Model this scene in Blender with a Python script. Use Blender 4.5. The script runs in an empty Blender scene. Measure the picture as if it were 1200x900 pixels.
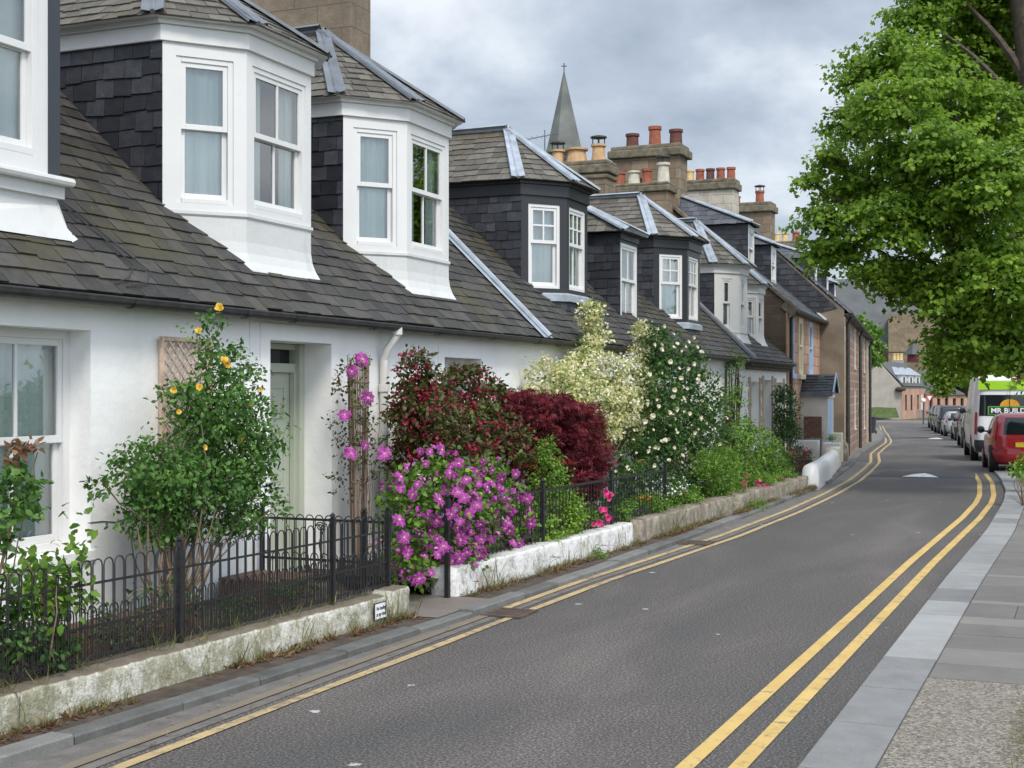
import bpy, math, random
import numpy as np
from mathutils import Vector, Matrix
random.seed(7); rng = np.random.default_rng(11)
R = math.radians
scene = bpy.context.scene
col = scene.collection

# ------------------------------------------------------------------ camera
YAW = 22.72
cam_d = bpy.data.cameras.new('camera'); cam = bpy.data.objects.new('camera', cam_d); col.objects.link(cam)
cam.location = (0, 0, 2.0); cam.rotation_euler = (R(90), 0, R(YAW))
cam_d.sensor_width = 36; cam_d.lens = 48; cam_d.shift_y = 10/1200
cam_d.clip_start = .1; cam_d.clip_end = 5000
scene.camera = cam
# ------------------------------------------------------------------ view
scene.view_settings.view_transform = 'Standard'; scene.view_settings.look = 'None'
scene.view_settings.gamma = 1; scene.view_settings.exposure = 0.53
# ------------------------------------------------------------------ sky
SUN_EL, SUN_AZ = 50, 134        # azimuth clockwise from +Y
world = bpy.data.worlds.new('World'); scene.world = world; world.use_nodes = True
nt = world.node_tree; N = nt.nodes; LK = nt.links; N.clear()
out = N.new('ShaderNodeOutputWorld'); mixs = N.new('ShaderNodeMixShader')
sky = N.new('ShaderNodeTexSky'); sky.sky_type = 'NISHITA'; sky.sun_disc = False
sky.sun_elevation = R(SUN_EL); sky.sun_rotation = R(SUN_AZ)
bg1 = N.new('ShaderNodeBackground'); bg1.inputs[1].default_value = .1
LK.new(sky.outputs[0], bg1.inputs[0])
tc = N.new('ShaderNodeTexCoord'); sep = N.new('ShaderNodeSeparateXYZ'); LK.new(tc.outputs['Generated'], sep.inputs[0])
# project the direction on a cloud layer: xy / (z + .18)
za = N.new('ShaderNodeMath'); za.operation = 'ADD'; za.inputs[1].default_value = .36; LK.new(sep.outputs[2], za.inputs[0])
zm = N.new('ShaderNodeMath'); zm.operation = 'MAXIMUM'; zm.inputs[1].default_value = .05; LK.new(za.outputs[0], zm.inputs[0])
dx = N.new('ShaderNodeMath'); dx.operation = 'DIVIDE'; LK.new(sep.outputs[0], dx.inputs[0]); LK.new(zm.outputs[0], dx.inputs[1])
dy = N.new('ShaderNodeMath'); dy.operation = 'DIVIDE'; LK.new(sep.outputs[1], dy.inputs[0]); LK.new(zm.outputs[0], dy.inputs[1])
cmb = N.new('ShaderNodeCombineXYZ'); LK.new(dx.outputs[0], cmb.inputs[0]); LK.new(dy.outputs[0], cmb.inputs[1])
mp = N.new('ShaderNodeMapping'); mp.inputs['Location'].default_value = (3.1, 1.7, 0); LK.new(cmb.outputs[0], mp.inputs[0])
n1 = N.new('ShaderNodeTexNoise'); n1.inputs['Scale'].default_value = 2.3; n1.inputs['Detail'].default_value = 9; n1.inputs['Roughness'].default_value = .55
n1.inputs['Distortion'].default_value = .25
LK.new(mp.outputs[0], n1.inputs['Vector'])
rp = N.new('ShaderNodeValToRGB'); rp.color_ramp.elements[0].position = .36; rp.color_ramp.elements[0].color = (.27, .32, .40, 1)
rp.color_ramp.elements[1].position = .66; rp.color_ramp.elements[1].color = (.72, .76, .805, 1)
e = rp.color_ramp.elements.new(.5); e.color = (.415, .47, .55, 1)
LK.new(n1.outputs['Fac'], rp.inputs[0])
# brighter cloud behind and above the viewer, where the sun sits
nrm = N.new('ShaderNodeVectorMath'); nrm.operation = 'DOT_PRODUCT'
sd = Vector((math.sin(R(SUN_AZ))*math.cos(R(SUN_EL)), math.cos(R(SUN_AZ))*math.cos(R(SUN_EL)), math.sin(R(SUN_EL))))
nrm.inputs[1].default_value = sd; LK.new(tc.outputs['Generated'], nrm.inputs[0])
mr = N.new('ShaderNodeMapRange'); mr.inputs['From Min'].default_value = -.1; mr.inputs['From Max'].default_value = 1
mr.inputs['To Min'].default_value = .92; mr.inputs['To Max'].default_value = 2.5; LK.new(nrm.outputs['Value'], mr.inputs[0])
bg2 = N.new('ShaderNodeBackground'); LK.new(rp.outputs[0], bg2.inputs[0]); LK.new(mr.outputs[0], bg2.inputs[1])
mixs.inputs[0].default_value = .9
LK.new(bg1.outputs[0], mixs.inputs[1]); LK.new(bg2.outputs[0], mixs.inputs[2]); LK.new(mixs.outputs[0], out.inputs[0])
# ------------------------------------------------------------------ sun behind cloud
sl = bpy.data.lights.new('sun', 'SUN'); so = bpy.data.objects.new('sun', sl); col.objects.link(so)
sl.energy = 1.9; sl.angle = R(16); sl.color = (1, .93, .84)
so.rotation_euler = (-sd).to_track_quat('-Z', 'Y').to_euler(); so.location = (20, -20, 40)

# ------------------------------------------------------------------ helpers
CP = math.cos(R(YAW)); TP = math.tan(R(YAW)); SP = math.sin(R(YAW))
def at(u, v, L):
    t = (u-600)/1600; d = L/(CP*(TP-t))
    return Vector((-L, d*CP*(1+TP*t), 2+(460-v)*d/1600))
def atd(u, v, d):
    t = (u-600)/1600
    return Vector((-d*CP*(TP-t), d*CP*(1+TP*t), 2+(460-v)*d/1600))
def zt(s):
    return -0.0138*max(0, min(s, 100)-42)
def tag(o, label=None, cat=None, group=None, kind=None):
    if label: o['label'] = label
    if cat: o['category'] = cat
    if group: o['group'] = group
    if kind: o['kind'] = kind
    return o
def empty(name, loc, label, cat, group=None):
    o = bpy.data.objects.new(name, None); o.location = loc; o.empty_display_size = .3; col.objects.link(o)
    return tag(o, label, cat, group)
def wpos(o):
    p = Vector((0, 0, 0))
    while o is not None: p = p + o.location; o = o.parent
    return p
def children(o): return [c for c in bpy.data.objects if c.parent == o]
def copy_tree(o, parent=None):
    c = o.copy(); col.objects.link(c); c.parent = parent
    for ch in children(o): copy_tree(ch, c)
    return c

def finish(name, V, F, mat, parent, rnd=None, smooth=False, uvs=None, bevel=0, origin=None):
    me = bpy.data.meshes.new(name)
    V = np.asarray(V, dtype=float)
    if parent is not None: off = np.array(wpos(parent))
    elif origin is not None: off = np.array(origin, dtype=float)
    else: off = np.array([V[:, 0].mean(), V[:, 1].mean(), V[:, 2].min()])
    me.from_pydata((V-off).tolist(), [], F)
    if uvs is not None:
        uvl = me.uv_layers.new(name='UVMap')
        uvl.data.foreach_set('uv', np.asarray(uvs, dtype=np.float32).ravel())
    if rnd is not None:
        a = me.attributes.new('rnd', 'FLOAT', 'POINT'); a.data.foreach_set('value', np.asarray(rnd, dtype=np.float32))
    me.materials.append(mat)
    if smooth: me.polygons.foreach_set('use_smooth', [True]*len(me.polygons))
    me.update()
    o = bpy.data.objects.new(name, me); col.objects.link(o)
    if parent is not None: o.parent = parent
    else: o.location = off
    if bevel:
        b = o.modifiers.new('bevel', 'BEVEL'); b.width = bevel; b.segments = 2; b.limit_method = 'ANGLE'; b.angle_limit = R(40)
    return o

class MB:
    def __init__(s): s.v = []; s.f = []; s.r = []
    def add(s, vs, fs, rnd=.5, M=None):
        b = len(s.v)
        for p in vs:
            p = Vector(p)
            if M is not None: p = M @ p
            s.v.append(p)
        for f in fs: s.f.append([i+b for i in f])
        s.r += [rnd]*len(vs)
    def poly(s, pts, M=None, rnd=.5): s.add(pts, [list(range(len(pts)))], rnd, M)
    def box(s, x0, x1, y0, y1, z0, z1, M=None, rnd=.5):
        if x0 > x1: x0, x1 = x1, x0
        if y0 > y1: y0, y1 = y1, y0
        if z0 > z1: z0, z1 = z1, z0
        vs = [(x0,y0,z0),(x1,y0,z0),(x1,y1,z0),(x0,y1,z0),(x0,y0,z1),(x1,y0,z1),(x1,y1,z1),(x0,y1,z1)]
        s.add(vs, [[0,3,2,1],[4,5,6,7],[0,1,5,4],[1,2,6,5],[2,3,7,6],[3,0,4,7]], rnd, M)
    def bar(s, a, b, w, h, up=Vector((0,0,1)), rnd=.5):
        a = Vector(a); b = Vector(b); d = (b-a).normalized(); sd_ = d.cross(up)
        if sd_.length < 1e-4: sd_ = d.cross(Vector((1,0,0)))
        sd_.normalize(); n = sd_.cross(d).normalized()
        vs = []
        for p in (a, b):
            for i, j in ((-1,-1),(1,-1),(1,1),(-1,1)): vs.append(p+sd_*i*w/2+n*j*h/2)
        s.add(vs, [[0,1,2,3],[7,6,5,4],[0,4,5,1],[1,5,6,2],[2,6,7,3],[3,7,4,0]], rnd)
    def tube(s, pts, rad, n=6, cap=True, rnd=.5):
        pts = [Vector(p) for p in pts]
        if not hasattr(rad, '__len__'): rad = [rad]*len(pts)
        vs = []; fs = []
        prev = None
        for i, p in enumerate(pts):
            d = (pts[min(i+1, len(pts)-1)]-pts[max(i-1, 0)])
            if d.length < 1e-9: d = Vector((0,0,1))
            d.normalize()
            a = prev if prev is not None else (Vector((0,0,1)) if abs(d.z) < .9 else Vector((1,0,0)))
            x = (a-d*a.dot(d)).normalized(); y = d.cross(x); prev = x
            for k in range(n):
                t = 2*math.pi*k/n; vs.append(p+(x*math.cos(t)+y*math.sin(t))*rad[i])
        for i in range(len(pts)-1):
            for k in range(n):
                fs.append([i*n+k, i*n+(k+1) % n, (i+1)*n+(k+1) % n, (i+1)*n+k])
        if cap: fs.append(list(range(n))[::-1]); fs.append([(len(pts)-1)*n+k for k in range(n)])
        s.add(vs, fs, rnd)
    def lathe(s, prof, c, n=14, M=None, rnd=.5):
        vs = []; fs = []
        for r, z in prof:
            for k in range(n):
                t = 2*math.pi*k/n; vs.append((c[0]+r*math.cos(t), c[1]+r*math.sin(t), c[2]+z))
        for i in range(len(prof)-1):
            for k in range(n): fs.append([i*n+k, i*n+(k+1) % n, (i+1)*n+(k+1) % n, (i+1)*n+k])
        fs.append(list(range(n))[::-1]); fs.append([(len(prof)-1)*n+k for k in range(n)])
        s.add(vs, fs, rnd, M)
    def prism(s, poly, vec, rnd=.5):      # poly: list of 3D points, vec: extrusion
        poly = [Vector(p) for p in poly]; vec = Vector(vec); n = len(poly)
        vs = poly+[p+vec for p in poly]
        fs = [list(range(n))[::-1], [n+i for i in range(n)]]+[[i, (i+1) % n, n+(i+1) % n, n+i] for i in range(n)]
        s.add(vs, fs, rnd)
    def build(s, name, mat, parent=None, smooth=False, bevel=0, origin=None):
        uvs = []
        for f in s.f:
            p = [s.v[i] for i in f]
            n = Vector((0,0,0))
            for i in range(len(p)):
                a = p[i]; b = p[(i+1) % len(p)]
                n += Vector(((a.y-b.y)*(a.z+b.z), (a.z-b.z)*(a.x+b.x), (a.x-b.x)*(a.y+b.y)))
            n = n.normalized() if n.length > 1e-12 else Vector((0,0,1))
            if abs(n.z) > .8: uvs += [(q.x, q.y) for q in p]
            else:
                t = Vector((-n.y, n.x, 0)).normalized(); up = n.cross(t)
                if up.z < 0: up = -up
                uvs += [(q.dot(t), q.dot(up)) for q in p]
        o = finish(name, [tuple(p) for p in s.v], s.f, mat, parent, s.r, smooth, uvs, bevel, origin)
        return o

# ------------------------------------------------------------------ materials
def newmat(name):
    m = bpy.data.materials.new(name); m.use_nodes = True; t = m.node_tree; b = t.nodes['Principled BSDF']
    return m, t, b
def ramp(t, fac, cols):
    r = t.nodes.new('ShaderNodeValToRGB'); els = r.color_ramp.elements
    els[0].position = cols[0][0]; els[0].color = (*cols[0][1], 1)
    els[1].position = cols[-1][0]; els[1].color = (*cols[-1][1], 1)
    for p, c in cols[1:-1]: e = els.new(p); e.color = (*c, 1)
    t.links.new(fac, r.inputs[0]); return r.outputs[0]
def noise(t, scale, detail=4, rough=.55, coord='Object', dist=0, stretch=None):
    tcn = t.nodes.new('ShaderNodeTexCoord'); n = t.nodes.new('ShaderNodeTexNoise')
    n.inputs['Scale'].default_value = scale; n.inputs['Detail'].default_value = detail
    n.inputs['Roughness'].default_value = rough; n.inputs['Distortion'].default_value = dist
    src = tcn.outputs[coord]
    if stretch:
        mpn = t.nodes.new('ShaderNodeMapping'); mpn.inputs['Scale'].default_value = stretch
        t.links.new(src, mpn.inputs[0]); src = mpn.outputs[0]
    t.links.new(src, n.inputs['Vector']); return n.outputs['Fac']
def mth(t, op, a, b=None):
    n = t.nodes.new('ShaderNodeMath'); n.operation = op
    for i, x in enumerate((a, b)):
        if x is None: continue
        if isinstance(x, (int, float)): n.inputs[i].default_value = x
        else: t.links.new(x, n.inputs[i])
    return n.outputs[0]
def mixc(t, fac, a, b, mode='MIX'):
    n = t.nodes.new('ShaderNodeMixRGB'); n.blend_type = mode
    for i, x in enumerate((fac, a, b)):
        if isinstance(x, (int, float)): n.inputs[i].default_value = x
        elif isinstance(x, tuple): n.inputs[i].default_value = (*x, 1)
        else: t.links.new(x, n.inputs[i])
    return n.outputs[0]
def rndattr(t):
    a = t.nodes.new('ShaderNodeAttribute'); a.attribute_name = 'rnd'; return a.outputs['Fac']
def bump(t, b, h, strength, dist=.02):
    n = t.nodes.new('ShaderNodeBump'); n.inputs['Strength'].default_value = strength; n.inputs['Distance'].default_value = dist
    t.links.new(h, n.inputs['Height']); t.links.new(n.outputs[0], b.inputs['Normal'])
def setc(t, b, c):
    if isinstance(c, tuple): b.inputs['Base Color'].default_value = (*c, 1)
    else: t.links.new(c, b.inputs['Base Color'])
def simple(name, c, rough=.6, var=.12, scale=6, bs=.15, bscale=60, metallic=0, spec=.5):
    m, t, b = newmat(name)
    n = noise(t, scale, 5)
    lo = tuple(x*(1-var) for x in c); hi = tuple(min(1, x*(1+var)) for x in c)
    setc(t, b, ramp(t, n, [(.3, lo), (.7, hi)]))
    b.inputs['Roughness'].default_value = rough; b.inputs['Metallic'].default_value = metallic
    b.inputs['Specular IOR Level'].default_value = spec
    if bs: bump(t, b, noise(t, bscale, 3), bs, .01)
    return m

def m_render(name, c, dirt=(.45, .43, .38), amt=.5):
    m, t, b = newmat(name)
    base = ramp(t, noise(t, 1.3, 6, .6), [(.3, tuple(x*.93 for x in c)), (.7, c)])
    streak = noise(t, 2.2, 6, .65, 'Object', .3, (1, 1, .18))
    d = ramp(t, streak, [(.56, (0, 0, 0)), (.8, (amt, amt, amt))])
    setc(t, b, mixc(t, d, base, dirt)); b.inputs['Roughness'].default_value = .85
    bump(t, b, mth(t, 'ADD', mth(t, 'MULTIPLY', noise(t, 9, 4), 1.0), mth(t, 'MULTIPLY', noise(t, 90, 3), .25)), .35, .02)
    return m
def m_paint(name, c, wear=.12):
    m, t, b = newmat(name)
    w = ramp(t, noise(t, 14, 6, .7), [(.66, (0, 0, 0)), (.78, (wear, wear, wear))])
    setc(t, b, mixc(t, w, ramp(t, noise(t, 3, 4), [(.3, tuple(x*.94 for x in c)), (.7, c)]), tuple(x*.45 for x in c)))
    b.inputs['Roughness'].default_value = .42
    bump(t, b, noise(t, 40, 3), .08, .01)
    return m
def m_slate(name, cols, moss=(.10, .095, .035), mossamt=.6, rough=.62, lo=.5):
    m, t, b = newmat(name)
    rn = rndattr(t); fine = noise(t, 11, 6, .65)
    f = mth(t, 'ADD', mth(t, 'MULTIPLY', rn, .42), mth(t, 'MULTIPLY', fine, .62))
    c = ramp(t, f, [(.2, cols[0]), (.5, cols[1]), (.85, cols[2])])
    ms = ramp(t, mth(t, 'ADD', mth(t, 'MULTIPLY', noise(t, .9, 5, .6), .7), mth(t, 'MULTIPLY', noise(t, 26, 4, .7), .35)), [(lo, (0, 0, 0)), (lo+.13, (mossamt, mossamt, mossamt))])
    tq = t.nodes.new('ShaderNodeTexCoord'); vq = t.nodes.new('ShaderNodeTexVoronoi'); vq.inputs['Scale'].default_value = 5; t.links.new(tq.outputs['Object'], vq.inputs['Vector'])
    lic = mth(t, 'MULTIPLY', mth(t, 'LESS_THAN', mth(t, 'ADD', vq.outputs['Distance'], mth(t, 'MULTIPLY', noise(t, 30, 3), .12)), .13), .45)
    setc(t, b, mixc(t, lic, mixc(t, ms, c, moss), tuple(min(1, x*1.9) for x in cols[2]))); b.inputs['Roughness'].default_value = rough
    bump(t, b, noise(t, 28, 6, .7), .5, .01)
    return m
def m_leaf(name, c0, c1, c2=None, tr=.35, gloss=.45):
    m, t, b = newmat(name)
    rn = rndattr(t)
    cols = [(0, c0), (.6, c1), (1, c2 or tuple(min(1, x*1.5) for x in c1))]
    c = ramp(t, rn, cols)
    setc(t, b, c); b.inputs['Roughness'].default_value = gloss; b.inputs['Specular IOR Level'].default_value = .35
    ts = t.nodes.new('ShaderNodeBsdfTranslucent'); t.links.new(c, ts.inputs[0])
    mx = t.nodes.new('ShaderNodeMixShader'); mx.inputs[0].default_value = tr
    t.links.new(b.outputs[0], mx.inputs[1]); t.links.new(ts.outputs[0], mx.inputs[2])
    t.links.new(mx.outputs[0], t.nodes['Material Output'].inputs['Surface'])
    return m
def m_brick(name, cols, mortar, bw, bh, msize=.012, rough=.9, off=.5, bs=.6, nz=.5):
    m, t, b = newmat(name)
    tcn = t.nodes.new('ShaderNodeTexCoord'); br = t.nodes.new('ShaderNodeTexBrick')
    br.offset = off; br.inputs['Scale'].default_value = 1
    br.inputs['Brick Width'].default_value = bw; br.inputs['Row Height'].default_value = bh
    br.inputs['Mortar Size'].default_value = msize; br.inputs['Mortar Smooth'].default_value = .3
    br.inputs['Color1'].default_value = (*cols[0], 1); br.inputs['Color2'].default_value = (*cols[1], 1); br.inputs['Mortar'].default_value = (*mortar, 1)
    # wobble the joints
    nn = t.nodes.new('ShaderNodeTexNoise'); nn.inputs['Scale'].default_value = 3; t.links.new(tcn.outputs['UV'], nn.inputs['Vector'])
    va = t.nodes.new('ShaderNodeVectorMath'); va.operation = 'MULTIPLY_ADD'; va.inputs[1].default_value = (.05*nz,)*3
    t.links.new(nn.outputs['Color'], va.inputs[0]); t.links.new(tcn.outputs['UV'], va.inputs[2]); t.links.new(va.outputs[0], br.inputs['Vector'])
    f = ramp(t, noise(t, 2.2, 6, .7), [(.3, (.62, .62, .62)), (.7, (1.15, 1.12, 1.08))])
    setc(t, b, mixc(t, 1.0, br.outputs['Color'], f, 'MULTIPLY')); b.inputs['Roughness'].default_value = rough
    h = mth(t, 'ADD', mth(t, 'MULTIPLY', br.outputs['Fac'], -1), mth(t, 'MULTIPLY', noise(t, 22, 5), .6))
    bump(t, b, h, bs, .02)
    return m

MT = {}
MT['render'] = m_render('white_render', (.86, .86, .845), amt=.16)
MT['paint'] = m_paint('white_paint', (.68, .68, .67), .6)
MT['plinth'] = m_render('white_plinth', (.60, .61, .60), (.27, .28, .21), .7)
MT['black'] = m_paint('black_paint', (.022, .023, .026), .3)
MT['darkboard'] = m_paint('dark_board', (.035, .04, .05), .1)
MT['slate_near'] = m_slate('roof_slate', [(.013, .0125, .012), (.034, .031, .028), (.080, .073, .064)], moss=(.062, .054, .018), mossamt=.8, lo=.52)
MT['slate_dorm'] = m_slate('dormer_slate', [(.045, .040, .032), (.095, .086, .068), (.165, .155, .130)], moss=(.085, .065, .03), mossamt=.7, lo=.55)
MT['slate_dark'] = m_slate('cheek_slate', [(.009, .010, .014), (.022, .024, .031), (.062, .065, .076)], moss=(.035, .036, .03), mossamt=.4, rough=.5, lo=.62)
MT['slate_blue'] = m_slate('blue_slate', [(.04, .044, .055), (.075, .08, .095), (.12, .125, .14)], mossamt=.3, lo=.62)
MT['lead'] = simple('lead', (.30, .34, .385), .5, .25, 5, .2, 30)
MT['lead_dark'] = simple('lead_dark', (.13, .145, .165), .5, .25, 5, .2, 30)
MT['gutter'] = simple('gutter', (.03, .03, .03), .5, .4, 9)
MT['iron'] = simple('iron', (.012, .012, .013), .5, .5, 25, .4, 90)
MT['pipe'] = m_paint('pipe_paint', (.62, .61, .57), .7)
MT['sage'] = m_paint('sage_paint', (.43, .47, .38), .1)
MT['bluepaint'] = m_paint('blue_paint', (.36, .49, .68), .3)
MT['creampaint'] = m_paint('cream_paint', (.66, .60, .42), .3)
MT['dark'] = simple('dark_room', (.02, .02, .02), .9, .1, 3, 0)
MT['wood'] = simple('trellis_wood', (.56, .41, .32), .8, .3, 12, .4, 50)
MT['brownwood'] = simple('brown_wood', (.13, .07, .045), .8, .35, 12, .4, 50)
MT['bark'] = simple('bark', (.085, .065, .05), .95, .45, 9, .9, 26)
MT['stem'] = simple('stem', (.17, .12, .08), .9, .4, 12, .5, 50)
def m_wick():
    m, t, b = newmat('wicker'); setc(t, b, ramp(t, rndattr(t), [(0, (.07, .045, .035)), (1, (.34, .25, .18))])); b.inputs['Roughness'].default_value = .9; return m
MT['wicker'] = m_wick()
MT['harl'] = simple('harl', (.195, .16, .12), .95, .3, 1.5, .9, 30)
MT['harl_grey'] = simple('grey_harl', (.31, .285, .25), .95, .12, 1.2, .7, 20)
MT['sandstone'] = m_brick('sandstone', [(.54, .34, .23), (.38, .22, .15)], (.28, .20, .15), .55, .28, .018)
MT['redstone'] = m_brick('red_stone', [(.31, .18, .125), (.17, .11, .085)], (.40, .32, .25), .46, .27, .022, nz=1.2)
MT['gablestone'] = m_brick('gable_stone', [(.13, .095, .07), (.09, .06, .045)], (.13, .11, .085), .5, .25)
MT['chimstone'] = m_brick('chimney_stone', [(.28, .225, .155), (.20, .145, .10)], (.14, .12, .09), .5, .28)
MT['chimsmooth'] = m_brick('smooth_chimney', [(.22, .175, .13), (.20, .16, .12)], (.15, .12, .09), .8, .35, .008)
MT['chimwhite'] = m_brick('pale_chimney', [(.55, .51, .44), (.47, .43, .37)], (.36, .33, .29), .5, .28)
MT['capstone'] = simple('cap_stone', (.15, .13, .09), .95, .45, 6, .8, 25)
MT['terracotta'] = simple('terracotta', (.30, .095, .055), .85, .35, 7)
MT['buff'] = simple('buff_clay', (.50, .32, .17), .85, .2, 7)
MT['ochre'] = simple('ochre_clay', (.62, .47, .22), .85, .2, 7)
MT['creampot'] = simple('cream_clay', (.55, .52, .43), .85, .2, 7)
MT['darkpot'] = simple('dark_clay', (.12, .045, .035), .85, .3, 7)
MT['metal'] = simple('metal', (.3, .3, .3), .4, .2, 10, .1, 40, 1)
MT['copper'] = simple('spire_slate', (.115, .125, .115), .7, .35, .6, .2, 6)
MT['churchstone'] = m_brick('church_stone', [(.25, .195, .13), (.20, .155, .105)], (.17, .14, .10), 1.4, .55)
MT['churchslate'] = simple('church_slate', (.085, .09, .092), .85, .2, .4, .3, 3)
MT['pink'] = simple('pink_stone', (.42, .25, .18), .9, .2, .8, .3, 4)
MT['kerb'] = None
MT['signwhite'] = simple('sign_white', (.8, .8, .82), .4, .04, 6, 0)
MT['ink'] = simple('ink', (.02, .02, .025), .5, .05, 6, 0)
MT['rubber'] = simple('rubber', (.015, .015, .015), .8, .2, 12)
MT['soil'] = simple('soil', (.060, .045, .032), .98, .5, 8, .9, 40)
MT['grass'] = simple('grass_ground', (.055, .085, .022), .95, .4, 2.5, .9, 60)
MT['glassdark'] = simple('car_glass', (.012, .016, .018), .06, .1, 3, 0)
MT['chrome'] = simple('chrome', (.6, .6, .6), .2, .05, 3, 0, 10, 1)
# worn low wall
def m_lowwall(name, c, dirt, thr=.52, topdirt=.0):
    m, t, b = newmat(name)
    n = mth(t, 'ADD', mth(t, 'MULTIPLY', noise(t, 3.2, 8, .72, 'Object', .2), .75), mth(t, 'MULTIPLY', noise(t, 34, 5, .7, 'Object', 0, (1, 1, .5)), .3))
    f = ramp(t, n, [(thr-.05, (0, 0, 0)), (thr+.06, (.9, .9, .9))])
    d = ramp(t, noise(t, 6, 6, .7), [(.3, dirt[0]), (.52, dirt[1]), (.7, dirt[2])])
    ge = t.nodes.new('ShaderNodeNewGeometry'); sz = t.nodes.new('ShaderNodeSeparateXYZ'); t.links.new(ge.outputs['Normal'], sz.inputs[0])
    tp = ramp(t, mth(t, 'ADD', sz.outputs[2], mth(t, 'MULTIPLY', noise(t, 9, 5), .35)), [(.86, (0, 0, 0)), (1.0, (topdirt,)*3)])
    setc(t, b, mixc(t, tp, mixc(t, f, c, d), (.11, .085, .06))); b.inputs['Roughness'].default_value = .95
    bump(t, b, mth(t, 'ADD', noise(t, 7, 6, .7), mth(t, 'MULTIPLY', noise(t, 50, 4), .4)), .8, .03)
    return m
MT['lowwall'] = m_lowwall('flaking_white_wall', (.58, .57, .51), [(.10, .105, .045), (.24, .23, .14), (.36, .34, .27)], .50, .9)
MT['whitewall'] = m_lowwall('white_low_wall', (.72, .72, .70), [(.15, .14, .08), (.30, .28, .22), (.4, .38, .33)], .57, .35)
MT['trough'] = m_lowwall('weathered_stone', (.38, .35, .29), [(.09, .075, .05), (.20, .17, .12), (.40, .37, .31)], .47, .5)
MT['coping'] = m_lowwall('coping', (.13, .105, .085), [(.05, .045, .03), (.10, .09, .06), (.16, .13, .1)], .5)
# glass with the room showing behind it
def m_glass():
    m, t, b = newmat('window_glass')
    gl = t.nodes.new('ShaderNodeBsdfGlossy'); gl.inputs['Roughness'].default_value = .015
    tr = t.nodes.new('ShaderNodeBsdfTransparent'); tr.inputs[0].default_value = (.93, .97, .96, 1)
    fr = t.nodes.new('ShaderNodeFresnel'); fr.inputs[0].default_value = 1.5
    f = mth(t, 'ADD', mth(t, 'MULTIPLY', fr.outputs[0], 1.9), .14)
    mx = t.nodes.new('ShaderNodeMixShader'); t.links.new(f, mx.inputs[0]); t.links.new(tr.outputs[0], mx.inputs[1]); t.links.new(gl.outputs[0], mx.inputs[2])
    bn = t.nodes.new('ShaderNodeBump'); bn.inputs['Strength'].default_value = .06; bn.inputs['Distance'].default_value = .02
    t.links.new(noise(t, 1.6, 2), bn.inputs['Height']); t.links.new(bn.outputs[0], gl.inputs['Normal'])
    t.links.new(mx.outputs[0], t.nodes['Material Output'].inputs['Surface'])
    return m
MT['glass'] = m_glass()
def m_curtain():
    m, t, b = newmat('net_curtain')
    setc(t, b, ramp(t, noise(t, 3, 3, .5, 'Object', 0, (3, 3, .1)), [(.3, (.64, .73, .70)), (.7, (.80, .87, .84))]))
    b.inputs['Roughness'].default_value = .9; return m
MT['curtain'] = m_curtain()
# asphalt
def m_asphalt():
    m, t, b = newmat('asphalt')
    big = ramp(t, noise(t, .35, 5, .6, 'Object', .6, (2, .5, 1)), [(.36, (.062, .060, .058)), (.52, (.082, .073, .068)), (.66, (.108, .098, .091))])
    sp = ramp(t, noise(t, 58, 4, .7), [(.37, (.28, .28, .28)), (.52, (.95, .95, .95)), (.66, (3.0, 2.9, 2.7))])
    c = mixc(t, 1.0, big, sp, 'MULTIPLY')
    track = ramp(t, noise(t, 2.5, 6, .7, 'Object', 0, (1, .12, 1)), [(.45, (0, 0, 0)), (.75, (.18, .18, .18))])
    c = mixc(t, track, c, (.12, .115, .11))
    tcn = t.nodes.new('ShaderNodeTexCoord'); vo = t.nodes.new('ShaderNodeTexVoronoi'); vo.inputs['Scale'].default_value = 1.7
    nd = t.nodes.new('ShaderNodeTexNoise'); nd.inputs['Scale'].default_value = 30
    t.links.new(tcn.outputs['Object'], nd.inputs['Vector'])
    va = t.nodes.new('ShaderNodeVectorMath'); va.operation = 'MULTIPLY_ADD'; va.inputs[1].default_value = (.08,)*3
    t.links.new(nd.outputs['Color'], va.inputs[0]); t.links.new(tcn.outputs['Object'], va.inputs[2]); t.links.new(va.outputs[0], vo.inputs['Vector'])
    spl = mth(t, 'LESS_THAN', vo.outputs['Distance'], .055)
    sx = t.nodes.new('ShaderNodeSeparateColor'); t.links.new(vo.outputs['Color'], sx.inputs[0])
    spl = mth(t, 'MULTIPLY', spl, mth(t, 'GREATER_THAN', sx.outputs[0], .3))
    c = mixc(t, mth(t, 'MULTIPLY', spl, .75), c, (.5, .5, .49))
    setc(t, b, c); b.inputs['Roughness'].default_value = .82
    bump(t, b, noise(t, 90, 3), .2, .004)
    return m
MT['asphalt'] = m_asphalt()
def m_gravel():
    m, t, b = newmat('aggregate')
    tcn = t.nodes.new('ShaderNodeTexCoord'); vo = t.nodes.new('ShaderNodeTexVoronoi'); vo.inputs['Scale'].default_value = 75
    t.links.new(tcn.outputs['Object'], vo.inputs['Vector'])
    sx = t.nodes.new('ShaderNodeSeparateColor'); t.links.new(vo.outputs['Color'], sx.inputs[0])
    c = ramp(t, sx.outputs[0], [(0, (.075, .065, .055)), (.5, (.17, .15, .12)), (.93, (.30, .27, .23))])
    g = ramp(t, noise(t, 3, 6, .7), [(.5, (0, 0, 0)), (.68, (.2, .2, .2))])
    setc(t, b, mixc(t, g, c, (.07, .08, .03))); b.inputs['Roughness'].default_value = .9
    bump(t, b, vo.outputs['Distance'], -.7, .01); return m
MT['gravel'] = m_gravel()
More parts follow.
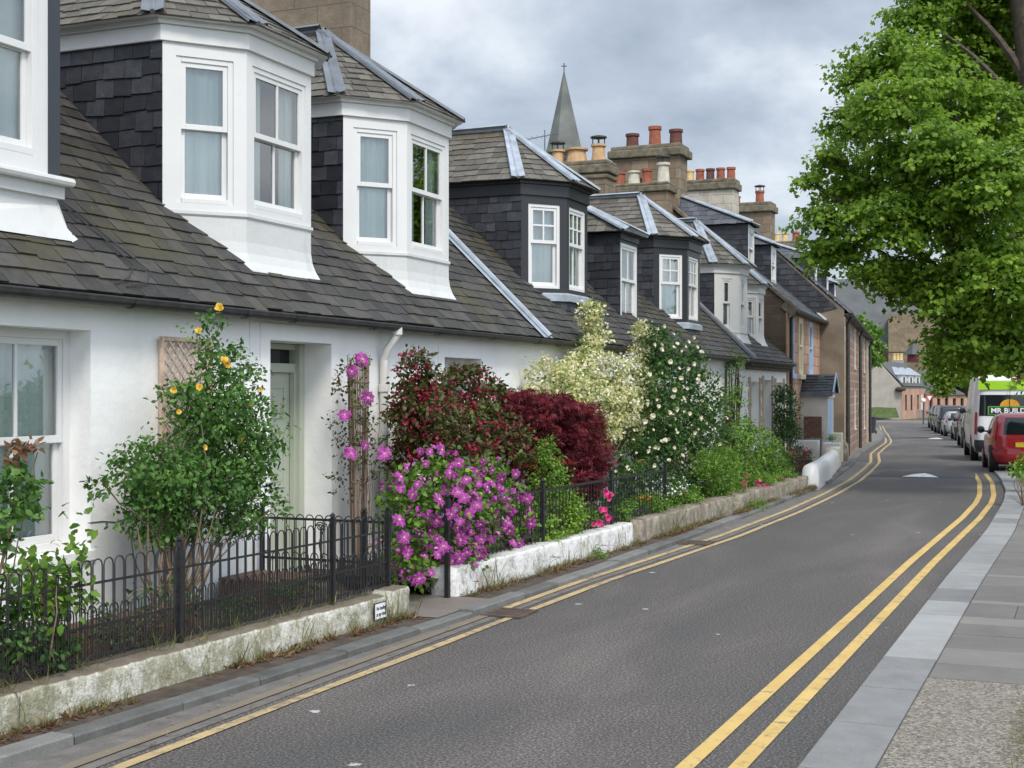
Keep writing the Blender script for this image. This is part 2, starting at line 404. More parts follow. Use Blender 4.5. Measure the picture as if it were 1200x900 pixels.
def m_yellow(nm='yellow_line', ya=(.48, .32, .10), yb=(.58, .41, .14), lo=.565):
    m, t, b = newmat(nm)
    w = mth(t, 'ADD', mth(t, 'MULTIPLY', noise(t, 7, 7, .75), .8), mth(t, 'MULTIPLY', noise(t, 60, 3, .6), .25))
    f = ramp(t, mth(t, 'ADD', w, mth(t, 'MULTIPLY', rndattr(t), .16)), [(lo, (0, 0, 0)), (lo+.12, (.85, .85, .85))])
    y = ramp(t, noise(t, 2.5, 4), [(.3, ya), (.7, yb)])
    setc(t, b, mixc(t, f, y, (.13, .115, .095))); b.inputs['Roughness'].default_value = .75
    bump(t, b, noise(t, 90, 3), .4, .006); return m
MT['yellow'] = m_yellow(); MT['yellow_old'] = m_yellow('faded_yellow_line', (.36, .27, .14), (.50, .37, .18), .565)
def m_stone(name, c, scale=2.5, amt=.35, attr=.5):
    m, t, b = newmat(name)
    f = mth(t, 'ADD', mth(t, 'MULTIPLY', rndattr(t), attr), mth(t, 'MULTIPLY', noise(t, scale, 6, .65), 1-attr))
    c0 = ramp(t, f, [(.2, tuple(x*(1-amt) for x in c)), (.8, tuple(x*(1+amt) for x in c))])
    s = ramp(t, noise(t, 130, 2), [(.3, (.75, .75, .75)), (.7, (1.2, 1.2, 1.2))])
    setc(t, b, mixc(t, 1, c0, s, 'MULTIPLY')); b.inputs['Roughness'].default_value = .8
    bump(t, b, mth(t, 'ADD', noise(t, 12, 5), mth(t, 'MULTIPLY', noise(t, 120, 2), .5)), .3, .01); return m
MT['granite'] = m_stone('granite_kerb', (.225, .227, .222), 3.5, .38)
MT['slab'] = m_stone('paving_slab', (.15, .142, .128), 2.5, .35)
MT['kerbold'] = m_stone('old_kerb', (.13, .13, .122), 4, .55, .35)
MT['concrete'] = m_stone('path_concrete', (.16, .14, .12), 3, .3)
# leaves
LM = {
 'rose': m_leaf('rose_leaf', (.030, .082, .018), (.080, .185, .034), (.19, .34, .06)),
 'shrub': m_leaf('fresh_leaf', (.045, .115, .014), (.13, .26, .028), (.30, .44, .06)),
 'dark': m_leaf('dark_leaf', (.020, .056, .014), (.050, .120, .024), (.13, .23, .045)),
 'weigela': m_leaf('weigela_leaf', (.035, .045, .014), (.085, .085, .022), (.13, .19, .04)),
 'redflower': m_leaf('weigela_blossom', (.16, .008, .02), (.36, .022, .055), (.50, .07, .14)),
 'acer': m_leaf('acer_leaf', (.055, .010, .016), (.15, .018, .028), (.33, .035, .038), .3),
 'cream': m_leaf('variegated_leaf', (.15, .22, .05), (.60, .60, .26), (.86, .83, .55)),
 'lime': m_leaf('lime_leaf', (.08, .165, .016), (.22, .365, .038), (.42, .56, .08), .56),
 'grassy': m_leaf('grass_blade', (.06, .08, .02), (.16, .17, .05), (.32, .27, .12)),
 'straw': m_leaf('dead_weed', (.10, .04, .03), (.22, .12, .06), (.36, .26, .14)),
 'magenta': m_leaf('clematis_petal', (.24, .02, .20), (.50, .07, .40), (.78, .50, .72), .3),
 'pinkp': m_leaf('peony_petal', (.5, .02, .14), (.72, .05, .25), (.85, .2, .4), .3),
 'yellowp': m_leaf('yellow_rose_petal', (.72, .38, .03), (.85, .58, .07), (.9, .72, .2), .3),
 'creamp': m_leaf('cream_rose_petal', (.75, .66, .38), (.85, .80, .60), (.9, .88, .78), .3),
 'stamen': m_leaf('stamen', (.5, .35, .15), (.75, .6, .35), None, .1),
 'whitef': m_leaf('white_blossom', (.6, .62, .58), (.8, .8, .78), None, .3),
 'orange': m_leaf('poppy_petal', (.7, .2, .02), (.8, .35, .05), None, .3),
}
# ------------------------------------------------------------------ ground, road, kerbs
def interp(tab, s):
    xs = [a for a, b in tab]; ys = [b for a, b in tab]
    return float(np.interp(s, xs, ys))
KL = [(-6,5.55),(3,5.42),(5.7,5.30),(8.9,5.11),(11.2,5.0),(14,4.93),(20.7,4.95),(27.5,5.05),(31,5.22),(34.2,5.48),(38.5,5.85),(44,6.55),(49,7.1),(55,7.72),(64,8.62),(80,10.4),(100,13.2),(115,15.8),(131,18.1),(136,24)]
KR = [(-6,1.38),(7.3,1.38),(15,1.35),(20.4,1.28),(25.9,1.33),(29,1.44),(33.4,1.78),(36,2.06)]
LI = [(-6,4.8),(5.9,4.74),(13.5,4.66),(18.6,4.42),(23.1,4.38),(27,4.46),(31.4,4.66),(35.6,4.98),(40,5.38),(47.3,6.4),(55,7.2),(64,8.1),(70,8.85),(90,11.6),(120,15.9)]
RO = [(-6,1.7),(7.2,1.69),(12.4,1.65),(16.7,1.62),(22.8,1.52),(26,1.53),(28,1.6),(32,1.87),(35.7,2.25)]
def smooth_tab(tab):
    return tab
def ribbon(name, fl, fr, ss, dz, mat, kind='structure', nc=2, zs=0, rndf=None):
    vs = []; fs = []; rn = []
    for i, s in enumerate(ss):
        a = fl(s); b = fr(s)
        for k in range(nc):
            L = a+(b-a)*k/(nc-1); vs.append((-L, s, zt(s)+dz)); rn.append(rndf(s) if rndf else .5)
    for i in range(len(ss)-1):
        for k in range(nc-1):
            fs.append([i*nc+k, i*nc+k+1, (i+1)*nc+k+1, (i+1)*nc+k])
    o = finish(name, vs, fs, mat, None, rn, origin=(0, 0, 0)); tag(o, kind=kind); return o
def frange(a, b, st):
    n = max(1, int(round((b-a)/st))); return [a+(b-a)*i/n for i in range(n+1)]

gs = [-120, -20, 0, 20, 42, 60, 80, 100, 130, 200, 400, 900, 3000]
ribbon('ground', lambda s: 1500, lambda s: -1500, gs, -.03, MT['grass'], nc=9)
def bayR(s):
    if s < 36: return interp(KR, s)-.02
    return interp([(36,2.04),(36.8,.2),(37.6,-.12),(60,2.1),(80,4.6),(100,7.5),(131,11.5)], s)
ribbon('road', lambda s: interp(KL, s)+.02, bayR, frange(-6, 36, 1)+[36.3, 36.8, 37.2, 37.6]+frange(38.5, 100, 1.5)+[105,110,115,120,125,131], 0, MT['asphalt'], nc=5)
ribbon('side_street', lambda s: 70, lambda s: -60, [131, 136, 142.5], 0.004, MT['concrete'], nc=3)
# worn strip of tarmac beside the left kerb
ribbon('gutter_strip', lambda s: interp(KL, s)+.0, lambda s: interp(LI, s)+.11, frange(-6, 40, .5), .004, m_stone('gutter_tar', (.135, .125, .112), 6, .45, 0))
lw = .085
ss = frange(4, 118, .7)
ribbon('yellow_line', lambda s: interp(LI, s)+lw/2+.006*math.sin(s*9), lambda s: interp(LI, s)-lw/2+.006*math.sin(s*7), ss, .008, MT['yellow_old'], rndf=lambda s: .15+.5*max(0, math.sin(s*1.9))*(s < 16))
ribbon('yellow_line', lambda s: interp(LI, s)+.24+lw/2, lambda s: interp(LI, s)+.24-lw/2, [s for s in ss], .012, MT['yellow_old'], rndf=lambda s: .15+.6*max(0, math.sin(s*2.3+1))*(s < 17) if s > 11 else 1.5)
ss = frange(3, 35.4, .6)
ribbon('yellow_line', lambda s: interp(RO, s)+.26+lw/2+.01, lambda s: interp(RO, s)+.26-lw/2, ss, .008, MT['yellow'], rndf=lambda s: 0)
ribbon('yellow_line', lambda s: interp(RO, s)+lw/2+.01, lambda s: interp(RO, s)-lw/2, ss, .008, MT['yellow'], rndf=lambda s: .12)
# kerbs
def kerb_stones(name, tab, s0, s1, w, h, slen, mat, side, gap=.008, jit=.004):
    mb = MB(); s = s0
    while s < s1:
        l = slen*random.uniform(.8, 1.2); e_ = min(s+l, s1)
        a = interp(tab, s+gap); b = interp(tab, e_-gap)
        z0 = zt(s)-.08; z1 = zt(s)+h+random.uniform(-jit, jit)
        r = random.random(); c = .012
        P = [(-a, s+gap), (-b, e_-gap), (-(b+side*w), e_-gap), (-(a+side*w), s+gap)]
        Pi = [(-(a+side*c), s+gap+.004), (-(b+side*c), e_-gap-.004), (-(b+side*w), e_-gap-.004), (-(a+side*w), s+gap+.004)]
        vs = [(x, y, z0) for x, y in P]+[(x, y, z1-c) for x, y in P]+[(x, y, z1) for x, y in Pi]
        fs = [[8,9,10,11]]+[[i, (i+1) % 4, 4+(i+1) % 4, 4+i] for i in range(4)]+[[4+i, 4+(i+1) % 4, 8+(i+1) % 4, 8+i] for i in range(4)]
        mb.add(vs, fs, r); s = e_
    o = mb.build(name, mat, None, origin=(0, 0, 0)); tag(o, kind='structure'); return o
kerb_stones('kerb', KR, -4, 36, .38, .055, 1.0, MT['granite'], -1, .005, .002)
kerb_stones('kerb', KL, 0, 130, .15, .06, .95, MT['kerbold'], 1, .006, .012)
# left verge and pavement
WF = [(-6,5.85),(3,5.78),(5.8,5.70),(10.7,5.46),(11.5,5.50),(16.7,5.34),(21.6,5.2),(28,5.17),(33,5.6),(36.9,6.05),(42,6.9),(49,7.7),(64,9.3),(80,11.6),(100,14.6),(131,19)]
def verge(name, s0, s1, st, dz, mat, ext=.12):
    return ribbon(name, lambda s: interp(WF, s)+ext, lambda s: interp(KL, s)+.13, frange(s0, s1, st), dz, mat, nc=4)
verge('verge', -6, 33, .8, .05, MT['soil'])
verge('pavement', 33, 131, 1.5, .075, MT['concrete'], .9)
ribbon('path', lambda s: 7.5, lambda s: 5.14, [10.62, 11.1, 11.8], .056, MT['concrete'])
# gardens behind the low walls
ribbon('garden_soil', lambda s: 7.2, lambda s: interp(WF, s)+.2, frange(-4, 10.5, 1), .20, MT['soil'])
ribbon('garden_soil', lambda s: 7.2, lambda s: interp(WF, s)+.2, frange(11.65, 36, 1), .22, MT['soil'])
# right pavement: granite strip, slabs in rows, then aggregate near the viewer
KRR = [(s, L-.385) for s, L in KR]
ribbon('pavement', lambda s: interp(KRR, s)-.002, lambda s: -3.4, [-6, 0, 4, 6, 8, 9.72], .05, MT['gravel'], nc=4)
mb = MB(); rows = [9.72, 10.25, 10.9, 11.55, 12.1, 12.5, 13.3, 13.5, 14.6, 15.3, 15.5]
s = 15.5
while s < 36: s += random.choice([.6, .75, .9, .45]); rows.append(s)
for i in range(len(rows)-1):
    a, b = rows[i]+.004, rows[i+1]-.004
    L = interp(KRR, (a+b)/2)-.006; first = True
    base = .25+.5*random.random() if (b-a) > .42 else .95
    while L > -3.4:
        w = random.uniform(.7, 1.2) if not first else random.uniform(.4, 1.0); first = False
        La = interp(KRR, a)-.006 if L > -3.3 and w and abs(L-(interp(KRR, (a+b)/2)-.006)) < 1e-6 else L
        Lb = interp(KRR, b)-.006 if abs(La-L) > 1e-9 or abs(L-(interp(KRR, (a+b)/2)-.006)) < 1e-6 else L
        z1 = .052+random.uniform(-.001, .001); zb = .0
        P = [(-La, a), (-(L-w+.006), a), (-(L-w+.006), b), (-Lb, b)]
        vs = [(x, y, zb) for x, y in P]+[(x, y, z1) for x, y in P]
        mb.add(vs, [[4,5,6,7],[0,1,5,4],[1,2,6,5],[2,3,7,6],[3,0,4,7]], base+random.uniform(-.08, .08)); L -= w
o = mb.build('pavement_slabs', MT['slab'], None, origin=(0, 0, 0)); tag(o, kind='structure')
ribbon('pavement', lambda s: interp([(36.4,.9),(37.4,-.3),(60,1.9),(80,4.4),(100,7.3),(131,11.3)], s), lambda s: -5, [36.02, 36.8, 37.6]+frange(39, 131, 3), .05, MT['concrete'], nc=3)
mb = MB()   # iron cover set in the pavement
mb.box(-.30, .0, 17.6, 18.0, .053, .058); o = mb.build('pavement_cover', MT['lead_dark']); tag(o, 'small grey metal cover set flat in the right pavement', 'access cover')
# gully grates in the left gutter
RUST = simple('rusty_iron', (.085, .062, .048), .85, .4, 14, .4, 60)
for sg_, lb_ in ((11.35, 'rusty gully grate in the road by the garden gap'), (17.6, 'rusty gully grate in the road below the brown stone wall')):
    Lg = interp(KL, sg_)-.22; gr = empty('gully_grate', (-Lg, sg_, .005), lb_, 'drain grate', 'gully grates at the left kerb')
    mb = MB(); mb.box(-Lg-.19, -Lg+.19, sg_-.22, sg_-.19, .004, .022); mb.box(-Lg-.19, -Lg+.19, sg_+.19, sg_+.22, .004, .022); mb.box(-Lg-.19, -Lg-.16, sg_-.19, sg_+.19, .004, .022); mb.box(-Lg+.16, -Lg+.19, sg_-.19, sg_+.19, .004, .022); mb.build('frame', RUST, gr)
    mb = MB()
    for k in range(8): mb.box(-Lg-.16, -Lg+.16, sg_-.18+.047*k, sg_-.155+.047*k, .004, .020)
    mb.build('bars', RUST, gr)
# speed cushions
def cushion(name, Lc, sc, w, l, label):
    e_ = empty(name, (-Lc, sc, zt(sc)), label, 'speed hump', 'speed humps across the road')
    mb = MB(); h = .04; z = zt(sc)+.005
    vs = [(-Lc-w/2, sc-l/2, z), (-Lc+w/2, sc-l/2, z), (-Lc+w/2, sc+l/2, z-.0138*l), (-Lc-w/2, sc+l/2, z-.0138*l),
          (-Lc-w/2+.3, sc-l/2+.5, z+h), (-Lc+w/2-.3, sc-l/2+.5, z+h), (-Lc+w/2-.3, sc+l/2-.5, z+h), (-Lc-w/2+.3, sc+l/2-.5, z+h)]
    mb.add(vs, [[4,5,6,7],[0,1,5,4],[1,2,6,5],[2,3,7,6],[3,0,4,7]])
    mb.build('hump', simple('dark_tarmac', (.05, .05, .052), .8, .3, 8, .5, 60), e_)
    mt = MB(); q = lambda x, y: (-Lc+x, sc-l/2+y, z+h*min(y/.5, 1)+.006)
    mt.add([q(-.42, .04), q(.42, .04), q(.2, .5), q(-.2, .5)], [[0,1,2,3]])
    mt.add([q(-.2, .5), q(.2, .5), q(0, 1.0)], [[0,1,2]])
    mt.build('white_triangle', simple('road_white', (.62, .62, .6), .7, .2, 12), e_)
cushion('speed_cushion', 3.55, 34.4, 2.5, 2.2, 'nearer dark speed hump with a white triangle beside the red car')
cushion('speed_cushion', 7.3, 77, 3.0, 2.6, 'farther dark speed hump with a white triangle by the silver car')

# ------------------------------------------------------------------ slates
def clip(poly, a, b, c):            # keep a*u+b*v <= c
    out = []; n = len(poly)
    for i in range(n):
        p = poly[i]; q = poly[(i+1) % n]
        dp = a*p[0]+b*p[1]-c; dq = a*q[0]+b*q[1]-c
        if dp <= 0: out.append(p)
        if (dp < 0 < dq) or (dq < 0 < dp):
            t = dp/(dp-dq); out.append((p[0]+(q[0]-p[0])*t, p[1]+(q[1]-p[1])*t))
    return out
def slates(mb, O, U, V, poly, row=.19, w=.26, th=.012, rr=(0, 1), back=True):
    O = Vector(O); U = Vector(U).normalized(); V = Vector(V).normalized(); Nn = U.cross(V).normalized()
    v0 = min(p[1] for p in poly); v1 = max(p[1] for p in poly); k = 0; v = v0
    if back: mb.poly([O+U*p[0]+V*p[1] for p in poly], rnd=.0)
    while v < v1-.01:
        rh = row*random.uniform(.96, 1.04)
        strip = clip(clip(poly, 0, -1, -v), 0, 1, v+rh)
        if len(strip) >= 3:
            u0 = min(p[0] for p in strip); u1 = max(p[0] for p in strip)
            u = math.floor(u0/w)*w-(k % 2)*w/2-random.uniform(0, w*.3)
            while u < u1:
                ww = w*random.uniform(.78, 1.22)
                cell = clip(clip(strip, -1, 0, -(u+.003)), 1, 0, u+ww-.003)
                if len(cell) >= 3:
                    lo = th*random.uniform(.7, 1.7); hi = .002; sl_ = random.uniform(-.014, .014)
                    jj = (random.uniform(0, .016) if random.random() < .6 else 0)+(.025 if random.random() < .03 else 0)
                    top = []
                    for pu, pv in cell:
                        f = (pv-v)/rh; dv = (-jj+sl_*((pu-u)/ww)) if f < .05 else 0
                        top.append(O+U*pu+V*(pv+dv)+Nn*(lo*(1-f)+hi))
                    bot = [p-Nn*(lo+hi) if True else p for p in top]
                    n = len(top)
                    mb.add(top+bot, [list(range(n))]+[[i, n+i, n+(i+1) % n, (i+1) % n] for i in range(n)], random.uniform(*rr))
                u += ww
        v += rh; k += 1
def slate_face(mb, pts, row, w, th=.01, rr=(0, 1)):
    """pts: planar polygon, first edge is the (horizontal) eave"""
    P = [Vector(p) for p in pts]; U = (P[1]-P[0]).normalized()
    n = None
    nn = U.cross(P[-1]-P[0]).normalized(); V = nn.cross(U).normalized()
    poly = [((p-P[0]).dot(U), (p-P[0]).dot(V)) for p in P]
    slates(mb, P[0], U, V, poly, row, w, th, rr)

# ------------------------------------------------------------------ building pieces
ZE, LE, SL = 2.80, 6.85, .975
def roofz(L): return ZE+(L-LE)*SL
def roofL(z): return LE+(z-ZE)/SL
def frameM(p0, p1, z=0):
    d = Vector((p1[0]-p0[0], p1[1]-p0[1], 0)).normalized(); inn = Vector((-d.y, d.x, 0))
    M = Matrix.Identity(4)
    for i in range(3): M[i][0] = d[i]; M[i][1] = inn[i]; M[i][2] = (0, 0, 1)[i]; M[i][3] = (p0[0], p0[1], z)[i]
    return M
def panel(mb, M, W, z0, z1, ops, depth, back=False):
    xs = sorted(set([0, W]+[o[0] for o in ops]+[o[1] for o in ops])); zs = sorted(set([z0, z1]+[o[2] for o in ops]+[o[3] for o in ops]))
    for i in range(len(xs)-1):
        for j in range(len(zs)-1):
            cx = (xs[i]+xs[i+1])/2; cz = (zs[j]+zs[j+1])/2
            if any(o[0] < cx < o[1] and o[2] < cz < o[3] for o in ops): continue
            mb.poly([(xs[i],0,zs[j]),(xs[i+1],0,zs[j]),(xs[i+1],0,zs[j+1]),(xs[i],0,zs[j+1])], M)
    for a, b, c, d in ops:
        mb.poly([(a,0,c),(a,0,d),(a,depth,d),(a,depth,c)], M); mb.poly([(b,0,d),(b,0,c),(b,depth,c),(b,depth,d)], M)
        mb.poly([(a,0,d),(b,0,d),(b,depth,d),(a,depth,d)], M); mb.poly([(b,0,c),(a,0,c),(a,depth,c),(b,depth,c)], M)
def sash(parent, M, a, b, z0, z1, y=.0, paint='paint', tb=(2, 1), bb=(2, 1), fr=.055, st=.045, mid=.5, curtain=True, sill=True, curt='curtain', blind=0.0):
    """a sash window filling a..b, z0..z1, its face set back by y"""
    mb = MB(); t = .09
    mb.box(a, a+fr, y, y+t, z0, z1, M); mb.box(b-fr, b, y, y+t, z0, z1, M)
    mb.box(a+fr, b-fr, y, y+t, z1-fr, z1, M); mb.box(a+fr, b-fr, y-.012, y+t, z0, z0+fr*.9, M)
    if sill: mb.box(a-.03, b+.03, y-.05, y+.02, z0-.035, z0-.001, M)
    zm = z0+(z1-z0)*mid; g = .028
    x0, x1 = a+fr, b-fr
    def sash1(za, zb, yy, bars):
        nx, nz = bars
        mb.box(x0, x0+st, yy, yy+.035, za, zb, M); mb.box(x1-st, x1, yy, yy+.035, za, zb, M)
        mb.box(x0+st, x1-st, yy, yy+.035, za, za+st*1.15, M); mb.box(x0+st, x1-st, yy, yy+.035, zb-st, zb, M)
        for i in range(1, nx):
            xc = x0+st+(x1-x0-2*st)*i/nx; mb.box(xc-g/2, xc+g/2, yy+.003, yy+.032, za+st*1.15, zb-st, M)
        for i in range(1, nz):
            zc = za+st*1.15+(zb-za-st*2.15)*i/nz; mb.box(x0+st, x1-st, yy+.005, yy+.030, zc-g/2, zc+g/2, M)
    sash1(zm-.02, z1-fr, y+.012, tb); sash1(z0+fr*.9, zm+.02, y+.052, bb)
    w = mb.build('window', MT[paint], parent, bevel=.003)
    gl = MB()
    gl.poly([(x0+.01,y+.03,zm),(x1-.01,y+.03,zm),(x1-.01,y+.03,z1-fr-.01),(x0+.01,y+.03,z1-fr-.01)], M)
    gl.poly([(x0+.01,y+.07,z0+fr),(x1-.01,y+.07,z0+fr),(x1-.01,y+.07,zm),(x0+.01,y+.07,zm)], M)
    gl.build('pane', MT['glass'], w)
    if curtain:
        cb = MB(); n = 26; zc = z0+(z1-z0)*.02
        segs = [(x0, x1)] if blind <= 0 else [(x0, x0+(x1-x0)*.3), (x1-(x1-x0)*.3, x1)]
        for ca, cb_ in segs:
            pts = [(ca+(cb_-ca)*i/n, y+.115+.010*math.sin(i*1.1)+.006*math.sin(i*.43)) for i in range(n+1)]
            for i in range(n):
                p, q = pts[i], pts[i+1]
                cb.poly([(p[0],p[1],zc),(q[0],q[1],zc),(q[0],q[1],z1-.02),(p[0],p[1],z1-.02)], M)
        cb.build('curtain', MT[curt], w)
    return w
def pot(mb, x, y, z, r, h, style=0):
    if style == 1: prof = [(r*.95, 0), (r, h*.1), (r*.8, h*.85), (r*1.05, h*.88), (r*1.05, h), (r*.7, h)]
    else: prof = [(r*.95, 0), (r*.9, h*.1), (r*.82, h*.8), (r*.98, h*.84), (r*.98, h), (r*.7, h), (r*.7, h*.9)]
    mb.lathe(prof, (x, y, z), 14)
def chimney(parent, L0, L1, s0, s1, zb, zt_, mat, pots, cap='capstone', caph=.22, proj=.07, band=None):
    mb = MB(); x0, x1 = -L1, -L0
    mb.box(x0, x1, s0, s1, zb, zt_-caph)
    c = mb.build('chimney', MT[mat], parent, bevel=.015)
    cb = MB(); cb.box(x0-proj, x1+proj, s0-proj, s1+proj, zt_-caph+.001, zt_-caph*.35)
    cb.box(x0-proj*.4, x1+proj*.4, s0-proj*.4, s1+proj*.4, zt_-caph*.35+.001, zt_)
    if band: cb.box(x0-.04, x1+.04, s0-.04, s1+.04, band, band+.1)
    cb.build('cap', MT[cap], c, bevel=.03)
    for L, s, r, h, m, stl, cowl in pots:
        pb = MB(); pot(pb, -L, s, zt_-.02, r, h, stl)
        p = pb.build('chimney_pot', MT[m], c, smooth=False)
        if cowl:
            kb = MB()
            for k in range(4):
                a = math.pi/2*k+.4; kb.bar((-L+math.cos(a)*r*.8, s+math.sin(a)*r*.8, zt_+h-.03), (-L+math.cos(a)*r*.8, s+math.sin(a)*r*.8, zt_+h+.13), .02, .02)
            kb.lathe([(r*1.15, 0), (r*1.1, .03), (.02, .07)], (-L, s, zt_+h+.13), 12); kb.build('cowl', MT['gutter'], c)
    return c
def hip_strip(mb, a, b, n1, n2, w=.1, roll=.028, lift=.02):
    """lead over a hip a-b: a flap on each adjoining plane and a roll"""
    a = Vector(a); b = Vector(b); d = (b-a).normalized()
    for n, sg in ((n1, 1), (n2, -1)):
        n = Vector(n).normalized(); sdv = n.cross(d).normalized()*sg
        o_ = n*lift
        mb.poly([a+o_, b+o_, b+o_+sdv*w*.8, a+o_+sdv*w])
        mb.poly([a+o_+sdv*w, b+o_+sdv*w*.8, b+sdv*w*.8-n*.01, a+sdv*w-n*.01])
    up = (Vector(n1).normalized()+Vector(n2).normalized()).normalized()
    mb.tube([a+up*lift, b+up*lift], roll, 6)
def bay_dormer(parent, s1, s2, z0, z1, z2, zr, La, Lf=7.28, a=.787, style='white', top=(1, 1), bot=(1, 1), ftop=(2, 1), fbot=(2, 1), stile=.125, leadm='lead', row=.17, mid=.52):
    c_, s_ = math.cos(R(40)), math.sin(R(40)); K_ = .979; s1 *= K_; s2 *= K_; z0, z2, zr = [2+(q-2)*K_ for q in (z0, z2, zr)]; z1 = z2-(.20 if style == 'white' else .22)
    plan = [(-(Lf+s_*a), s1-c_*a), (-Lf, s1), (-Lf, s2), (-(Lf+s_*a), s2+c_*a)]
    sc = (s1+s2)/2
    white = style == 'white'; pm_ = 'paint' if white else 'black'
    mb = MB(); wins = []
    for i in range(3):
        p, q = plan[i], plan[i+1]; W = math.hypot(q[0]-p[0], q[1]-p[1]); M = frameM(p, q)
        st_ = stile if i != 1 else stile*.8
        panel(mb, M, W, z0, z1, [(st_, W-st_, z0+.07, z1-.12)], .03)
        wins.append((M, st_, W-st_))
    # fascia in the same shape, a little proud
    def off(k):
        o = [(plan[0][0], plan[0][1]-k), (plan[0][0]+s_*k*.2, plan[0][1]-k), (plan[1][0]+k, plan[1][1]-k*.4), (plan[2][0]+k, plan[2][1]+k*.4), (plan[3][0]+s_*k*.2, plan[3][1]+k), (plan[3][0], plan[3][1]+k)]
        return o
    Lb = roofL(z1)
    for k, za, zb in ((.035, z1-.001, z2-.05), (.07, z2-.051, z2)):
        o = off(k); xb = -Lb-.2
        ring = [(xb, o[0][1])]+o[1:5]+[(xb, o[5][1])]
        mb.prism([(x, y, za) for x, y in ring], (0, 0, zb-za))
    body = mb.build('dormer', MT[pm_], parent, bevel=.006)
    # corner beads
    for i, (M, xa, xb_) in enumerate(wins):
        sash(parent, M, xa, xb_, z0+.07, z1-.12, .012, 'paint', ftop if i == 1 else top, fbot if i == 1 else bot, fr=.05, st=.045, mid=mid, sill=False, blind=1 if (white and i == 1) else 0)
    # cheeks
    for sg, yy in ((-1, plan[0][1]), (1, plan[3][1])):
        ck = MB(); LA = -plan[0][0]; za = roofz(LA)-.1
        pts = [(-LA, yy, za), (-LA, yy, z1), (-(roofL(z1)+.1), yy, z1)]
        U = Vector((1, 0, 0)) if sg < 0 else Vector((-1, 0, 0)); O = Vector((-(LA+3), yy, za)) if sg < 0 else Vector((-LA, yy, za))
        poly = [((Vector(p)-O).dot(U), p[2]-za) for p in pts]
        if sg > 0: poly = poly[::-1]
        slates(ck, O, U, (0, 0, 1), poly, .165 if white else .14, .215 if white else .19, .010)
        ck.build('cheek', MT['slate_dark'], body)
    # plinth
    pb = MB()
    if white:
        prof = [(0, z0), (.02, z0), (.02, z0-.03), (0, z0-.05), (0, z0-.32), (.02, z0-.42), (.07, z0-.52), (.16, z0-.62), (.28, z0-.72)]
        zb = roofz(Lf-.25)-.02
        rows_ = []
        prof = prof[:3]+[(0, z0-.05)]; hz = roofz(Lf)
        prof += [(of, roofz(Lf-of)+hh) for of, hh in ((0, .20), (.015, .11), (.045, .055), (.09, .02), (.13, -.03), (.14, -.07))]
        for of, z in prof:
            zz = z
            rows_.append([(plan[0][0]+of*s_-.02, plan[0][1]-of*.5, zz), (plan[1][0]+of, plan[1][1]-of*.35, zz), (plan[2][0]+of, plan[2][1]+of*.35, zz), (plan[3][0]+of*s_-.02, plan[3][1]+of*.5, zz)])
        for i in range(len(rows_)-1):
            for j in range(3): pb.poly([rows_[i+1][j], rows_[i+1][j+1], rows_[i][j+1], rows_[i][j]])
        pb.build('plinth', MT['plinth'], body)
    else:
        for i in range(3):
            p, q = plan[i], plan[i+1]; d = Vector((q[0]-p[0], q[1]-p[1], 0)); W = d.length
            zb = roofz(Lf)-.2
            slates(pb, (p[0], p[1], zb), d, (0, 0, 1), [(0, 0), (W, 0), (W, z0-.1-zb), (0, z0-.1-zb)], .12, .16, .01)
        pb.build('plinth', MT['slate_dark'], body)
        lb = MB(); k = .05
        o = [(plan[0][0]-.02, plan[0][1]-k), (plan[1][0]+k, plan[1][1]-k*.4), (plan[2][0]+k, plan[2][1]+k*.4), (plan[3][0]-.02, plan[3][1]+k)]
        o2 = [(plan[0][0]-.02, plan[0][1]), (plan[1][0], plan[1][1]), (plan[2][0], plan[2][1]), (plan[3][0]-.02, plan[3][1])]
        for i in range(3):
            lb.poly([(*o[i], z0-.12), (*o[i+1], z0-.12), (*o[i+1], z0-.02), (*o[i], z0-.02)])
            lb.poly([(*o[i], z0-.02), (*o[i+1], z0-.02), (*o2[i+1], z0+.01), (*o2[i], z0+.01)])
        lb.build('lead_apron', MT[leadm], body)
    # roof
    e_ = off(.17); ze = z2-.0
    A, B, C, D = e_[1], e_[2], e_[3], e_[4]
    P = Vector((-La, sc, zr)); Rb = Vector((-(roofL(zr)+.1), sc, zr)); Lbe = roofL(ze)+.1
    Ab = Vector((-Lbe, A[1], ze)); Db = Vector((-Lbe, D[1], ze))
    v = lambda p: Vector((p[0], p[1], ze))
    A3, B3, C3, D3 = v(A), v(B), v(C), v(D)
    A3 = Vector((A3.x, A3.y, ze)); rb = MB()
    faces = [[Ab, A3, P, Rb], [A3, B3, P], [B3, C3, P], [C3, D3, P], [D3, Db, Rb, P]]
    for f in faces: slate_face(rb, f, row, .19, .011)
    soff = MB(); soff.poly([v(p)-Vector((0,0,.004)) for p in (A, B, C, D)]+[Db-Vector((0,0,.004)), Ab-Vector((0,0,.004))])
    rb.v += [];
    roof = rb.build('dormer_roof', MT['slate_dorm'], body)
    soff.build('soffit', MT[pm_], body)
    nrm_ = []
    for f in faces:
        U = (f[1]-f[0]).normalized(); nrm_.append(U.cross(f[-1]-f[0]).normalized())
    hb = MB()
    for (c0, i, j) in ((A3, 0, 1), (B3, 1, 2), (C3, 2, 3), (D3, 3, 4)):
        hip_strip(hb, c0, P, nrm_[j], nrm_[i], .11, .025, .022)
    hip_strip(hb, P, Rb, nrm_[4], nrm_[0], .12, .03, .022)
    hb.build('lead_hip', MT[leadm], body)
    return body
